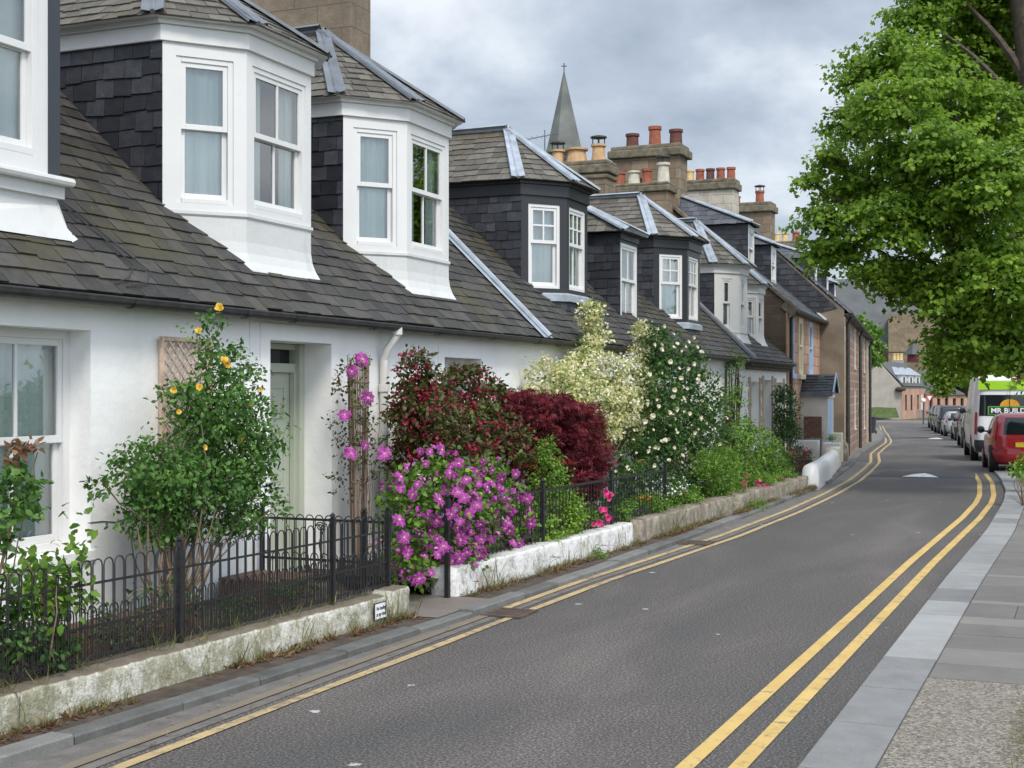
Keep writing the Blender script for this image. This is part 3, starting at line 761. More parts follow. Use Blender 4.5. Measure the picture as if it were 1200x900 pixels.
def box_dormer(parent, s1, s2, z0, z1, zr, La, Lf=7.4, frame='paint', cheek='slate_dark', trim='black', roofm='slate_dorm', leadm='lead', hip=True, tb=(2, 1), bb=(2, 1), post=.09, over=.15, rl=None, rz=None, X=None, row=.17):
    rl = rl or roofL; rz = rz or roofz
    X = X or (lambda L: -L)
    M = frameM((X(Lf), s1), (X(Lf), s2)); W = s2-s1; mb = MB()
    panel(mb, M, W, z0-.15, z1, [(post, W-post, z0, z1-.06)], .05)
    mb.box(-.02, W+.02, -.03, .02, z1-.001, z1+.12, M)
    body = mb.build('dormer', MT[trim], parent, bevel=.004)
    sash(parent, M, post, W-post, z0, z1-.06, -.005, frame, tb, bb, mid=.52)
    for sg, yy in ((-1, s1), (1, s2)):
        ck = MB(); za = rz(Lf)-.1
        pts = [(X(Lf), yy, za), (X(Lf), yy, z1+.1), (X(rl(z1+.1)+.1), yy, z1+.1)]
        U = Vector((1, 0, 0)) if sg < 0 else Vector((-1, 0, 0)); O = Vector((X(Lf+4), yy, za)) if sg < 0 else Vector((X(Lf), yy, za))
        poly = [((Vector(p)-O).dot(U), p[2]-za) for p in pts]
        if sg > 0: poly = poly[::-1]
        slates(ck, O, U, (0, 0, 1), poly, .15, .2, .01)
        ck.build('cheek', MT[cheek], body)
    ze = z1+.12; sc = (s1+s2)/2
    A3 = Vector((X(Lf)+over, s1-over, ze)); B3 = Vector((X(Lf)+over, s2+over, ze)); Ab = Vector((X(rl(ze)+.1), s1-over, ze)); Bb = Vector((X(rl(ze)+.1), s2+over, ze))
    P = Vector((X(La), sc, zr)); Rb = Vector((X(rl(zr)+.1), sc, zr)); rb = MB()
    faces = [[Ab, A3, P, Rb], [A3, B3, P], [B3, Bb, Rb, P]]
    for f in faces: slate_face(rb, f, row, .19, .01)
    rb.build('dormer_roof', MT[roofm], body)
    sb = MB(); sb.poly([p-Vector((0, 0, .004)) for p in (Ab, A3, B3, Bb)]); sb.build('soffit', MT[trim], body)
    nr = [((f[1]-f[0]).normalized()).cross(f[-1]-f[0]).normalized() for f in faces]
    hb = MB(); hip_strip(hb, A3, P, nr[1], nr[0], .10, .024, .02); hip_strip(hb, B3, P, nr[2], nr[1], .10, .024, .02); hip_strip(hb, P, Rb, nr[2], nr[0], .1, .026, .02)
    hb.build('lead_hip', MT[leadm], body)
    return body

LR = 10.7; ZR = roofz(LR)
def main_roof(parent, s0, s1, mat='slate_near', row=.17, w=.24, extra=0):
    U = Vector((0, 1, 0)); V = Vector((-1, 0, SL)).normalized(); ln = math.hypot(LR-6.8, (LR-6.8)*SL)
    rb = MB(); slates(rb, (-6.80, s0, roofz(6.80)), U, V, [(0, 0), (s1-s0, 0), (s1-s0, ln), (0, ln)], row, w, .011)
    rb.poly([(-LR, s0, ZR), (-LR, s1, ZR), (-14.6, s1, ZE), (-14.6, s0, ZE)])
    roof = rb.build('roof', MT[mat], parent)
    gb = MB()
    n = 7
    for i in range(n):       # half round gutter
        a0 = math.pi+math.pi*i/n; a1 = math.pi+math.pi*(i+1)/n; r = .062; cx = -6.80; cz = roofz(6.80)-.035
        gb.poly([(cx+r*math.cos(a0), s0, cz+r*math.sin(a0)), (cx+r*math.cos(a1), s0, cz+r*math.sin(a1)), (cx+r*math.cos(a1), s1, cz+r*math.sin(a1)), (cx+r*math.cos(a0), s1, cz+r*math.sin(a0))])
        for s_ in frange(s0+.4, s1-.4, 1.6):
            rr = r+.008
            gb.poly([(cx+rr*math.cos(a0), s_, cz+rr*math.sin(a0)), (cx+rr*math.cos(a1), s_, cz+rr*math.sin(a1)), (cx+rr*math.cos(a1), s_+.05, cz+rr*math.sin(a1)), (cx+rr*math.cos(a0), s_+.05, cz+rr*math.sin(a0))])
    gb.tube([(-6.745, s0, roofz(6.80)-.03), (-6.745, s1, roofz(6.80)-.03)], .010, 6)
    gb.box(-7.0, -6.84, s0, s1, roofz(6.80)-.075, roofz(6.80)-.02)
    gb.build('gutter', MT['gutter'], parent)
    rd = MB(); rd.tube([(-LR, s0, ZR+.03), (-LR, s1, ZR+.03)], .07, 8); rd.build('ridge', MT['lead_dark'], parent)
    return roof
def shell(mb, s0, s1, fl=7.0):
    """gables, rear wall, floor"""
    for s_ in (s0+.01, s1-.01):
        mb.poly([(-fl, s_, -.1), (-fl, s_, roofz(fl)-.04), (-LR, s_, ZR-.04), (-14.4, s_, ZE), (-14.4, s_, -.1)])
    mb.poly([(-14.4, s0, -.1), (-14.4, s1, -.1), (-14.4, s1, ZE), (-14.4, s0, ZE)])
    mb.poly([(-14.4, s0, .15), (-14.4, s1, .15), (-7.35, s1, .15), (-7.35, s0, .15)])
def party_flash(mb, s):
    n = Vector((SL, 0, 1)).normalized()
    a = Vector((-6.78, s, roofz(6.78))); b = Vector((-LR, s, ZR))
    for sg in (-1, 1):
        mb.poly([a+n*.03+Vector((0, .02*sg, 0)), b+n*.03+Vector((0, .02*sg, 0)), b+n*.03+Vector((0, .17*sg, 0)), a+n*.03+Vector((0, .17*sg, 0))])
    mb.tube([a+n*.05, b+n*.05], .045, 8)

# ------------------------------------------------------------------ nearest cottage
FL = 7.0
c1 = empty('cottage', (-7, 6, 0), 'white cottage nearest the viewer, with the trellis and a dormer cut by the picture edge', 'house', 'white cottages of the row')
s0, s1 = 2.0, 10.53
mb = MB(); M = frameM((-FL, s0), (-FL, s1)); W = s1-s0
panel(mb, M, W, -.1, 2.80, [(7.27-s0, 8.38-s0, .78, 2.475), (3.4-s0, 4.5-s0, .78, 2.475)], .22); shell(mb, s0, s1)
mb.build('wall', MT['render'], c1)
for a in (7.27, 3.4):
    w_ = sash(c1, M, a-s0, a+1.11-s0, .80, 2.475, .2, 'paint', (2, 1), (2, 1), fr=.07, st=.05, mid=.5)
for a in (7.27, 3.4): sb = MB(); sb.box(a-s0-.03, a+1.14-s0, -.03, .19, .72, .80, M); sb.build('sill', MT['render'], c1, bevel=.006)
main_roof(c1, s0, s1)
# flat front dormer with a dark corner board
ds0, ds1, dLf = 6.75, 8.42, 7.36
Md = frameM((-dLf, ds0), (-dLf, ds1)); mb = MB(); Wd = ds1-ds0
panel(mb, Md, Wd-.10, 3.64, 5.75, [(.1, Wd-.2, 3.80, 5.6)], .06)
d0 = mb.build('dormer', MT['paint'], c1)
mb = MB(); mb.box(Wd-.10, Wd+.02, -.015, .25, 3.66, 5.75, Md); mb.box(0, Wd, .06, .3, 5.7, 5.8, Md)
mb.poly([(Wd+.0, .2, 3.5), (Wd+.0, .2, 5.8), (Wd+.0, 2.9, 5.8)], Md); mb.poly([(0, .1, 3.3), (0, .1, 5.8), (0, 2.9, 5.8)], Md)
mb.poly([(-.2, -.2, 5.8), (Wd+.2, -.2, 5.8), (Wd+.2, 3, 5.9), (-.2, 3, 5.9)], Md)
mb.build('corner_board', MT['darkboard'], d0)
sash(c1, Md, .1, Wd-.2, 3.80, 5.6, .01, 'paint', (2, 1), (1, 1), fr=.06, st=.05, mid=.45, sill=False)
mb = MB()
mb.box(-.05, Wd+.06, -.10, .05, 3.60, 3.655, Md); mb.tube([Md @ Vector((-.05, -.10, 3.628)), Md @ Vector((Wd+.06, -.10, 3.628))], .035, 8)
mb.box(-.02, Wd+.02, -.06, .05, 3.50, 3.60, Md)
mb.box(0, Wd-.022, -.02, .05, 3.05, 3.50, Md)
mb.poly([(0, -.022, 3.24), (Wd-.02, -.022, 3.24), (Wd+.0, -.16, 3.16), (0, -.16, 3.14)], Md)
z_ = lambda L: roofz(L)+.035
mb.poly([(Wd-.021, -.02, 3.5), (Wd-.021, .35, 3.5), (Wd+.05, .25, z_(7.6)-.02), (Wd+.10, -.12, z_(7.24)-.02), (Wd-.021, -.17, z_(7.19)-.01)], Md)
mb.poly([(Wd-.02, -.02, 3.45), (Wd-.02, -.17, z_(7.19)), (0, -.17, z_(7.19)), (0, -.02, 3.3)], Md)
mb.build('plinth', MT['plinth'], d0)
# cable loops on the slates
mb = MB(); rp_ = lambda L, s, k=.03: (-L, s, roofz(L)+k)
mb.tube([rp_(7.75, 8.52), rp_(7.45, 8.75), rp_(7.2, 8.9), rp_(7.02, 8.92, .05), rp_(6.9, 8.7, .05), rp_(6.86, 8.5)], .0055, 5)
mb.tube([rp_(7.8, 8.5), rp_(7.5, 8.8), rp_(7.15, 9.02), rp_(6.98, 9.08, .05), rp_(6.88, 8.9, .04), rp_(6.84, 8.6)], .0055, 5)
mb.build('cable', MT['gutter'], c1)
mb = MB(); mb.tube([at(103,613,6.998), at(120,611,6.997), at(135,612,6.998), at(156,606,6.997)], .004, 5); mb.build('wall_cable', MT['gutter'], c1)

# ------------------------------------------------------------------ second cottage (green door)
c2 = empty('cottage', (-7, 14, 0), 'white cottage with the sage green door and two white bay dormers', 'house', 'white cottages of the row')
s0, s1 = 10.53, 17.5
mb = MB(); M = frameM((-FL, s0), (-FL, s1)); W = s1-s0
panel(mb, M, W, -.1, 2.80, [(10.86-s0, 11.98-s0, .15, 2.49), (14.62-s0, 15.69-s0, .85, 2.42)], .40); shell(mb, s0, s1)
w2 = mb.build('wall', MT['render'], c2)
for a, b, zb, zt1 in ((10.86, 11.98, .15, 2.49), (14.62, 15.69, .7, 2.42)):   # raised margins round door and window
    mb = MB(); t = .16
    mb.box(a-s0-t, a-s0-.0, -.014, .001, zb, zt1+t, M); mb.box(b-s0, b-s0+t, -.014, .001, zb, zt1+t, M); mb.box(a-s0, b-s0, -.014, .001, zt1, zt1+t, M)
    mb.build('margin', MT['render'], w2, bevel=.003)
mb = MB(); mb.box(.0, .03, -.012, .001, 0, 2.7, M); mb.build('joint_strip', MT['render'], w2)
# door
Dm = frameM((-FL, 10.86), (-FL, 11.98)); dw = 1.12; y0 = .40
mb = MB()
mb.box(0, .09, y0-.10, y0+.06, .15, 2.485, Dm); mb.box(dw-.09, dw, y0-.10, y0+.06, .15, 2.485, Dm)
mb.box(.09, dw-.09, y0-.05, y0+.06, 2.20, 2.29, Dm); mb.box(.09, dw-.09, y0-.05, y0+.06, 2.43, 2.485, Dm)
mb.box(.09, .13, y0-.06, y0-.0, .15, 2.2, Dm); mb.box(dw-.13, dw-.09, y0-.06, y0, .15, 2.2, Dm)
fr_ = mb.build('door_frame', MT['sage'], c2, bevel=.004)
mb = MB(); mb.box(.10, dw-.10, y0+.02, y0+.03, 2.29, 2.43, Dm); mb.build('transom_pane', MT['glassdark'], fr_)
mb = MB(); mb.box(.13, dw-.13, y0+.0, y0+.04, .16, 2.198, Dm)
pw = (dw-.26-.30)/2
for i in range(2):
    xa = .13+.10+i*(pw+.10)
    for za, zb in ((.36, .92), (1.05, 1.62), (1.74, 2.06)):
        for (a, b, c, d) in ((xa, xa+pw, za, za+.02), (xa, xa+pw, zb-.02, zb), (xa, xa+.02, za+.02, zb-.02), (xa+pw-.02, xa+pw, za+.02, zb-.02)): mb.box(a, b, y0-.012, y0+.001, c, d, Dm)
        mb.box(xa+.06, xa+pw-.06, y0-.008, y0+.001, za+.06, zb-.06, Dm)
dr = mb.build('door', MT['sage'], c2, bevel=.004)
mb = MB(); kx = .13+.06
mb.lathe([(.012, 0), (.012, .03), (.028, .035), (.028, .055), (.01, .065)], (0, 0, 0), 12, Dm @ Matrix.Translation((kx, y0-.001, 1.05)) @ Matrix.Rotation(R(90), 4, 'X')); mb.build('handle', MT['chrome'], dr)
mb = MB(); mb.box(-.02, dw+.02, -.30, y0, .05, .148, Dm); mb.build('step', MT['coping'], c2, bevel=.012)
sash(c2, M, 14.62-s0, 15.69-s0, .85, 2.42, .2, 'paint', (2, 1), (2, 1), fr=.06)
main_roof(c2, s0, s1)
bay_dormer(c2, 11.14, 12.33, 3.72, 5.22, 5.50, 6.65, 8.75, style='white', leadm='lead_dark')
bay_dormer(c2, 14.52, 15.68, 3.66, 5.16, 5.43, 6.58, 8.75, style='white', leadm='lead_dark')
mb = MB(); party_flash(mb, 17.45); mb.build('party_flashing', MT['lead'], c2)
chimney(c2, 9.85, 11.75, 17.45, 18.05, 5.2, 9.6, 'chimsmooth', [(10.3, 17.75, .15, .45, 'terracotta', 0, 0), (10.9, 17.75, .15, .45, 'buff', 0, 0)])
# cast iron downpipe
mb = MB(); sp = 13.06
mb.tube([(-6.80, sp-.02, 2.70), (-6.80, sp-.02, 2.62), (-6.90, sp-.06, 2.45), (-6.935, sp-.06, 2.35), (-6.935, sp-.06, .25)], .045, 12)
for z in (2.66, 2.05, 1.55, 1.2, .7): mb.tube([(-6.935 if z < 2.5 else -6.80, sp-.06 if z < 2.5 else sp-.02, z-.04), (-6.935 if z < 2.5 else -6.80, sp-.06 if z < 2.5 else sp-.02, z+.04)], .060, 12)
mb.build('downpipe', MT['pipe'], c2, smooth=False)

# ------------------------------------------------------------------ third cottage (black dormers)
c3 = empty('cottage', (-7, 24, 0), 'white cottage with black bay dormers and small paned windows behind the roses', 'house', 'white cottages of the row')
s0, s1 = 17.5, 30.2
mb = MB(); M = frameM((-FL, s0), (-FL, s1)); W = s1-s0
ops = [(19.3-s0, 20.4-s0, .8, 2.35), (22.4-s0, 23.5-s0, .15, 2.4), (25.4-s0, 26.4-s0, .8, 2.35)]
panel(mb, M, W, -.1, 2.80, ops, .35); shell(mb, s0, s1)
mb.build('wall', MT['render'], c3)
for o_ in (ops[0], ops[2]): sash(c3, M, *o_[:2], *o_[2:], .2, 'paint', (2, 1), (2, 1))
mb = MB(); mb.box(ops[1][0], ops[1][1], .3, .34, .15, 2.4, M); mb.build('door', MT['black'], c3)
main_roof(c3, s0, s1, row=.15, w=.21)
bay_dormer(c3, 19.98, 20.93, 3.54, 5.06, 5.26, 6.26, 8.45, style='black', top=(2, 2), bot=(1, 1), ftop=(3, 2), fbot=(2, 1), stile=.12, mid=.55)
box_dormer(c3, 22.5, 23.5, 3.28, 4.66, 5.45, 8.5, tb=(2, 1), bb=(2, 1), post=.04)
bay_dormer(c3, 27.0, 27.98, 3.42, 4.96, 5.14, 6.12, 8.4, style='black', top=(2, 2), bot=(1, 1), ftop=(3, 2), fbot=(2, 1), stile=.12, mid=.55)
mb = MB(); party_flash(mb, 30.15); mb.build('party_flashing', MT['lead_dark'], c3)
chimney(c3, 9.95, 11.6, 29.3, 29.95, 5.5, 7.28, 'chimstone', [(10.25, 29.62, .17, .42, 'buff', 1, 1), (10.78, 29.62, .25, .36, 'buff', 1, 0), (11.25, 29.62, .16, .36, 'buff', 1, 1)], caph=.3, band=6.85)
mb = MB()   # television aerial on the chimney
mb.tube([(-11.45, 29.3, 7.1), (-11.45, 29.3, 8.05)], .014, 5); mb.tube([(-12.0, 29.3, 7.85), (-11.1, 29.3, 7.95)], .010, 4)
for k in range(7):
    x = -12.0+k*.14; mb.tube([(x, 29.1, 7.86+k*.012), (x, 29.5, 7.86+k*.012)], .005, 3)
mb.build('aerial', MT['lead_dark'], c3)

# ------------------------------------------------------------------ fourth cottage (white dormers, striped margins)
c4 = empty('cottage', (-7, 32.5, 0), 'low white cottage with stone edged openings and white bay dormers beside the sandstone house', 'house', 'white cottages of the row')
s0, s1 = 30.2, 34.85
mb = MB(); M = frameM((-FL, s0), (-FL, s1)); W = s1-s0
ops = [(.55, 1.45, .75, 2.25), (1.95, 2.85, .15, 2.3), (3.35, 4.2, .75, 2.25)]
panel(mb, M, W, -.1, 2.72, ops, .25); shell(mb, s0, s1)
MARG = simple('margin_stone', (.42, .33, .25), .9, .2, 8)
w4 = mb.build('wall', MT['render'], c4)
k = 0
for a, b, za, zb in ops:
    mb = MB(); mb2 = MB(); z = .1
    while z < zb+.1:
        ww = .16 if k % 2 else .22; k += 1
        mb.box(a-ww, a-.001, -.02, .002, z, min(z+.15, zb+.1), M); mb2.box(b+.001, b+ww, -.02, .002, z, min(z+.15, zb+.1), M); z += .15
    mb.build('stone_margin', MARG, w4); mb2.build('stone_margin', MARG, w4)
sash(c4, M, *ops[0][:2], *ops[0][2:], .15); sash(c4, M, *ops[2][:2], *ops[2][2:], .15)
mb = MB(); mb.box(ops[1][0], ops[1][1], .2, .24, .15, 2.3, M); mb.build('door', MT['paint'], c4)
main_roof(c4, s0, s1, row=.15, w=.21)
mb = MB(); mb.box(0, W, -.16, .0, 2.60, 2.68, M); mb.box(0, W, -.10, .0, 2.52, 2.60, M); mb.build('cornice', MT['coping'], c4, bevel=.01)
bay_dormer(c4, 31.55, 32.35, 3.42, 4.80, 4.98, 6.1, 8.4, a=.7, style='white', stile=.2, ftop=(1, 1), fbot=(1, 1))
bay_dormer(c4, 33.55, 34.2, 3.30, 4.50, 4.66, 5.7, 8.3, a=.45, style='white', stile=.08, ftop=(1, 1), fbot=(1, 1))
chimney(c4, 9.95, 11.75, 34.2, 34.85, 5.6, 7.48, 'chimstone', [(10.15, 34.5, .17, .55, 'creampot', 1, 1), (10.6, 34.5, .15, .42, 'terracotta', 0, 0), (10.95, 34.5, .17, .38, 'creampot', 1, 0), (11.35, 34.5, .17, .38, 'terracotta', 0, 0)], caph=.25)
# ------------------------------------------------------------------ two storey houses further on
def ldormer(parent, M, x0, x1, yf, z0, z1, zr, ze_, sl, mat='slate_dark', roofm='slate_blue', trim='paint', run=1.0, hip=True):
    T = lambda x, y, z: M @ Vector((x, y, z))
    mb = MB(); W = x1-x0; ML = M @ Matrix.Translation((x0, yf, 0))
    panel(mb, ML, W, z0-.1, z1+.06, [(.08, W-.08, z0+.06, z1-.04)], .05)
    body = mb.build('dormer', MT[trim], parent, bevel=.005)
    sash(parent, ML, .08, W-.08, z0+.06, z1-.04, .0, 'paint', (1, 1), (1, 1), sill=False)
    yl = lambda z: (z-ze_)/sl
    ck = MB()
    for x, sg in ((x0, 1), (x1, -1)):
        za = ze_+yf*sl-.1; pts = [T(x, yf, za), T(x, yl(z1+.06)+.1, z1+.06), T(x, yf, z1+.06)]
        O = T(x, yl(z1+.06)+.1, za) if sg > 0 else T(x, yf, za); U = (T(x, yf, za)-O) if sg > 0 else (T(x, yl(z1+.06)+.1, za)-O)
        U = U.normalized(); poly = [((p-O).dot(U), p.z-za) for p in pts]
        if sg > 0: poly = poly[::-1]
        slates(ck, O, U, (0, 0, 1), poly, .15, .2, .01)
    ck.build('cheek', MT[mat], body)
    z2 = z1+.07; o = .12; xc = (x0+x1)/2
    A = T(x0-o, yf-o, z2); B = T(x1+o, yf-o, z2); Ab = T(x0-o, yl(z2)+.1, z2); Bb = T(x1+o, yl(z2)+.1, z2); P = T(xc, yf+run, zr); Rb = T(xc, max(yl(zr), yf+run+.1)+.1, zr)
    rb = MB(); faces = [[Ab, A, P, Rb], [A, B, P], [B, Bb, Rb, P]]
    for f in faces: slate_face(rb, f, .17, .2, .009)
    rb.build('dormer_roof', MT[roofm], body)
    nr = [((f[1]-f[0]).normalized()).cross(f[-1]-f[0]).normalized() for f in faces]
    hb = MB(); hip_strip(hb, A, P, nr[1], nr[0], .09, .022, .02); hip_strip(hb, B, P, nr[2], nr[1], .09, .022, .02); hip_strip(hb, P, Rb, nr[2], nr[0], .09, .024, .02)
    hb.build('lead_hip', MT['lead'], body)

def house2(parent, p0, p1, zb, ze_, sl, half, wallm, gablem, ops, roofm='slate_blue', row=.18, slate_gable=None):
    M = frameM(p0, p1); W = math.hypot(p1[0]-p0[0], p1[1]-p0[1]); T = lambda x, y, z: M @ Vector((x, y, z))
    mb = MB(); panel(mb, M, W, zb, ze_, ops, .18); mb.build('wall', MT[wallm], parent)
    zr = ze_+half*sl; g = MB()
    for x in (0.0, W): g.poly([T(x, 0.0, zb), T(x, 0.0, ze_-.03), T(x, half, zr-.05), T(x, 2*half, ze_-.03), T(x, 2*half, zb)])
    g.poly([T(0, 2*half, zb), T(W, 2*half, zb), T(W, 2*half, ze_), T(0, 2*half, ze_)])
    g.build('gable', MT[gablem], parent)
    rb = MB(); slate_face(rb, [T(0, -.18, ze_-.18*sl), T(W, -.18, ze_-.18*sl), T(W, half, zr), T(0, half, zr)], row, .24, .012)
    rb.poly([T(0, half, zr), T(W, half, zr), T(W, 2*half+.2, ze_), T(0, 2*half+.2, ze_)]); rb.build('roof', MT[roofm], parent)
    gb = MB(); gb.tube([T(0, -.22, ze_-.17), T(W, -.22, ze_-.17)], .06, 8); gb.box(0, W, -.16, -.0, ze_-.2, ze_-.14, M)
    gb.build('gutter', MT['gutter'], parent)
    return M, W, T

c5 = empty('stone_house', (-7, 38, 0), 'two storey red sandstone house with pale blue window frames and a small porch', 'house')
wops = [(.5, 1.35, 2.5, 4.12), (2.35, 3.2, 2.5, 4.05), (4.6, 5.5, 2.5, 4.05), (.5, 1.3, .75, 1.95)]
M5, W5, T5 = house2(c5, (-7.0, 34.9), (-7.45, 42.2), -.1, 4.3, .85, 3.9, 'sandstone', 'gablestone', wops)
for i, o_ in enumerate(wops): sash(c5, M5, *o_, -.015, ('bluepaint', 'creampaint', 'bluepaint', 'bluepaint')[i], (1, 1), (1, 1), fr=.10, st=.05, sill=False)
for i, o_ in enumerate(wops):
    if i != 1: mb = MB(); mb.box(o_[0]-.1, o_[1]+.1, -.08, .08, o_[2]-.14, o_[2]-.002, M5); mb.build('sill', MT['bluepaint'], c5, bevel=.01)
mb = MB(); o_ = wops[1]; mb.box(o_[0]-.1, o_[1]+.1, -.08, .08, o_[2]-.14, o_[2]-.002, M5); mb.build('sill', MT['creampaint'], c5, bevel=.01)
mb = MB(); mb.box(-.03, .22, -.025, .02, -.1, 4.1, M5); mb.build('quoins', simple('quoin', (.36, .23, .14), .9, .25, 5), c5)
mb = MB(); mb.tube([T5(.30, -.22, 4.1), T5(.30, -.07, 3.9), T5(.30, -.07, 0)], .045, 8); mb.build('downpipe', MT['gutter'], c5)
mb = MB()   # stone skew on the near gable
mb.bar(T5(.05, -.35, 4.05), T5(.05, 3.9, 4.3+3.9*.85+.08), .22, .1); mb.bar(T5(.05, -.22, 4.0), T5(.05, .1, 4.25), .2, .2)
mb.build('skew', MT['capstone'], c5, bevel=.02)
mb = MB(); mb.bar(T5(W5-.02, -.2, 4.22), T5(W5-.02, 3.9, 4.3+3.9*.85+.09), .14, .06); mb.build('white_skew', MT['paint'], c5)
ldormer(c5, M5, 1.0, 2.0, 1.15, 5.30, 6.42, 7.35, 4.3, .85, run=1.9)
ldormer(c5, M5, 4.4, 5.4, 1.05, 5.20, 6.2, 7.1, 4.3, .85, run=1.8)
chimney(c5, 10.15, 12.05, 36.0, 36.85, 6.2, 8.8, 'chimstone', [(11.6, 36.4, .20, .42, 'darkpot', 0, 0), (10.95, 36.4, .19, .58, 'terracotta', 0, 0), (10.35, 36.4, .20, .45, 'darkpot', 0, 0)], caph=.34, proj=.12)
# porch
pc = MB(); PX0, PX1, PD = 2.7, 4.1, .72
pc.box(PX0, PX1, -PD, -.002, -.1, 1.98, M5); po = pc.build('porch', simple('porch_harl', (.66, .62, .57), .9, .1, 2), c5)
pc = MB(); pc.box(PX0-.0, PX0+.10, -PD-.02, -PD-.001, 0, 1.98, M5); pc.box(PX1-.1, PX1, -PD-.02, -PD-.001, 0, 1.98, M5); pc.box(PX0-.05, PX1+.05, -PD-.06, -PD-.021, 1.86, 2.0, M5)
pc.build('porch_trim', MT['paint'], po)
pc = MB(); pc.box(PX0+.15, PX1-.15, -PD-.012, -PD-.001, 0, 1.8, M5); pc.build('door', MT['bluepaint'], po)
pc = MB()
pm_ = (PX0+PX1)/2
slate_face(pc, [T5(PX0-.12, -.01, 1.98), T5(PX0-.12, -PD-.15, 1.98), T5(pm_, -PD-.15, 2.5), T5(pm_, -.01, 2.5)], .14, .2)
slate_face(pc, [T5(PX1+.12, -PD-.15, 1.98), T5(PX1+.12, -.01, 1.98), T5(pm_, -.01, 2.5), T5(pm_, -PD-.15, 2.5)], .14, .2)
pc.poly([T5(PX0-.1, -PD-.1, 1.98), T5(PX1+.1, -PD-.1, 1.98), T5(pm_, -PD-.1, 2.46)])
pc.build('porch_roof', MT['slate_dark'], po)
pc = MB(); pc.bar(T5(PX0-.14, .0, 1.95), T5(PX0-.14, -PD-.16, 1.95), .05, .12); pc.build('fascia', MT['lead_dark'], po)
pc = MB(); pc.bar(T5(PX0-.12, -PD-.17, 1.98), T5(pm_, -PD-.17, 2.52), .03, .09); pc.bar(T5(PX1+.12, -PD-.17, 1.98), T5(pm_, -PD-.17, 2.52), .03, .09); pc.build('bargeboard', simple('grey_blue', (.33, .40, .48), .6, .1, 4), po)
# folding table leaning by the porch
ft = empty('folding_table', T5(2.5, -.5, 0), 'small brown wooden folding table standing against the porch side wall', 'table')
mb = MB(); mb.box(2.45, 2.50, -.60, -.12, .78, 1.35, M5); mb.build('table_top', MT['brownwood'], ft, bevel=.01)
for yy in (-.58, -.14):
    mb = MB(); mb.bar(T5(2.52, yy, 1.2), T5(2.42, yy, .2), .03, .03); mb.build('leg', MT['brownwood'], ft)

c6 = empty('brown_house', (-7.5, 52, 0), 'tall brown stone house with a slate hung gable at the far end of the row', 'house')
p0, p1 = (-6.72, 42.22), (-9.02, 63.5)
wops = [(2.0, 3.1, 2.85, 4.3), (2.0, 3.1, .95, 2.15), (7.2, 8.3, 2.85, 4.3), (7.2, 8.3, .7, 2.1), (11.2, 12.3, 2.85, 4.3), (11.2, 12.3, .7, 2.1), (16, 17.1, 2.85, 4.3), (16, 17.1, .5, 2.0)]
M6, W6, T6 = house2(c6, p0, p1, -.6, 4.55, .9, 4.1, 'redstone', 'harl', wops, 'slate_dark')
for o_ in wops: sash(c6, M6, *o_, .02, 'paint', (2, 1), (2, 1), fr=.12)
mb = MB()
for x in (.25, 9.7, 20.6): mb = MB(); mb.tube([T6(x, -.2, 4.3), T6(x, -.1, 4.1), T6(x, -.1, -.5)], .06, 8); mb.build('downpipe', MT['gutter'], c6)
mb = MB(); mb.box(.0, .35, -.03, .0, -.5, 4.3, M6); mb.box(10.2, 10.6, -.03, 0, -.5, 4.3, M6); mb.box(18.2, 20.2, -.03, 0, -.6, 4.3, M6); mb.build('quoins', simple('pale_quoin', (.36, .29, .21), .9, .3, 5), c6)
mb = MB()   # slate hanging on the near gable
O = T6(-.02, 8.2, 4.35); U = (T6(-.02, 0, 4.35)-O).normalized()
def gp(y, z): return ((T6(-.02, y, z)-O).dot(U), z-4.35)
slates(mb, O, U, (0, 0, 1), [gp(8.1, 4.45), gp(.75, 4.45), gp(.2, 4.58), gp(4.1, 4.55+4.1*.9)], .17, .24, .012)
mb.build('slate_hanging', MT['slate_dark'], c6)
mb = MB(); mb.bar(T6(.02, -.25, 4.42), T6(.02, 4.1, 4.55+4.1*.9+.05), .12, .07); mb.build('verge', MT['lead_dark'], c6)
ldormer(c6, M6, 4.6, 5.6, 1.2, 5.45, 6.5, 7.2, 4.55, .9, run=1.6)
ldormer(c6, M6, 10.9, 11.9, 1.2, 5.45, 6.5, 7.2, 4.55, .9, run=1.6)
ldormer(c6, M6, 15.9, 16.9, 1.2, 5.45, 6.5, 7.2, 4.55, .9, run=1.6)
def pr_(L0, L1, s, n, mats, r, h): return [(L0+(L1-L0)*(k+.5)/n, s, r, h, mats[k], 0, 0) for k in range(n)]
chimney(c6, 9.95, 11.6, 41.4, 42.15, 6.0, 8.62, 'chimwhite', pr_(9.95, 11.6, 41.8, 5, ['terracotta', 'terracotta', 'darkpot', 'terracotta', 'ochre'], .15, .40), caph=.34, proj=.08, cap='capstone')
chimney(c6, 10.0, 11.45, 47.0, 47.8, 6.0, 8.62, 'chimstone', [(10.45, 47.4, .17, .45, 'terracotta', 0, 1), (11.3, 47.4, .18, .30, 'terracotta', 0, 0)], caph=.35, proj=.1)
chimney(c6, 11.0, 12.1, 57.2, 57.9, 6.0, 8.35, 'chimstone', [(11.15, 57.5, .17, .42, 'terracotta', 0, 0), (11.6, 57.5, .16, .40, 'ochre', 0, 0), (11.95, 57.5, .16, .40, 'ochre', 0, 0)], caph=.3)

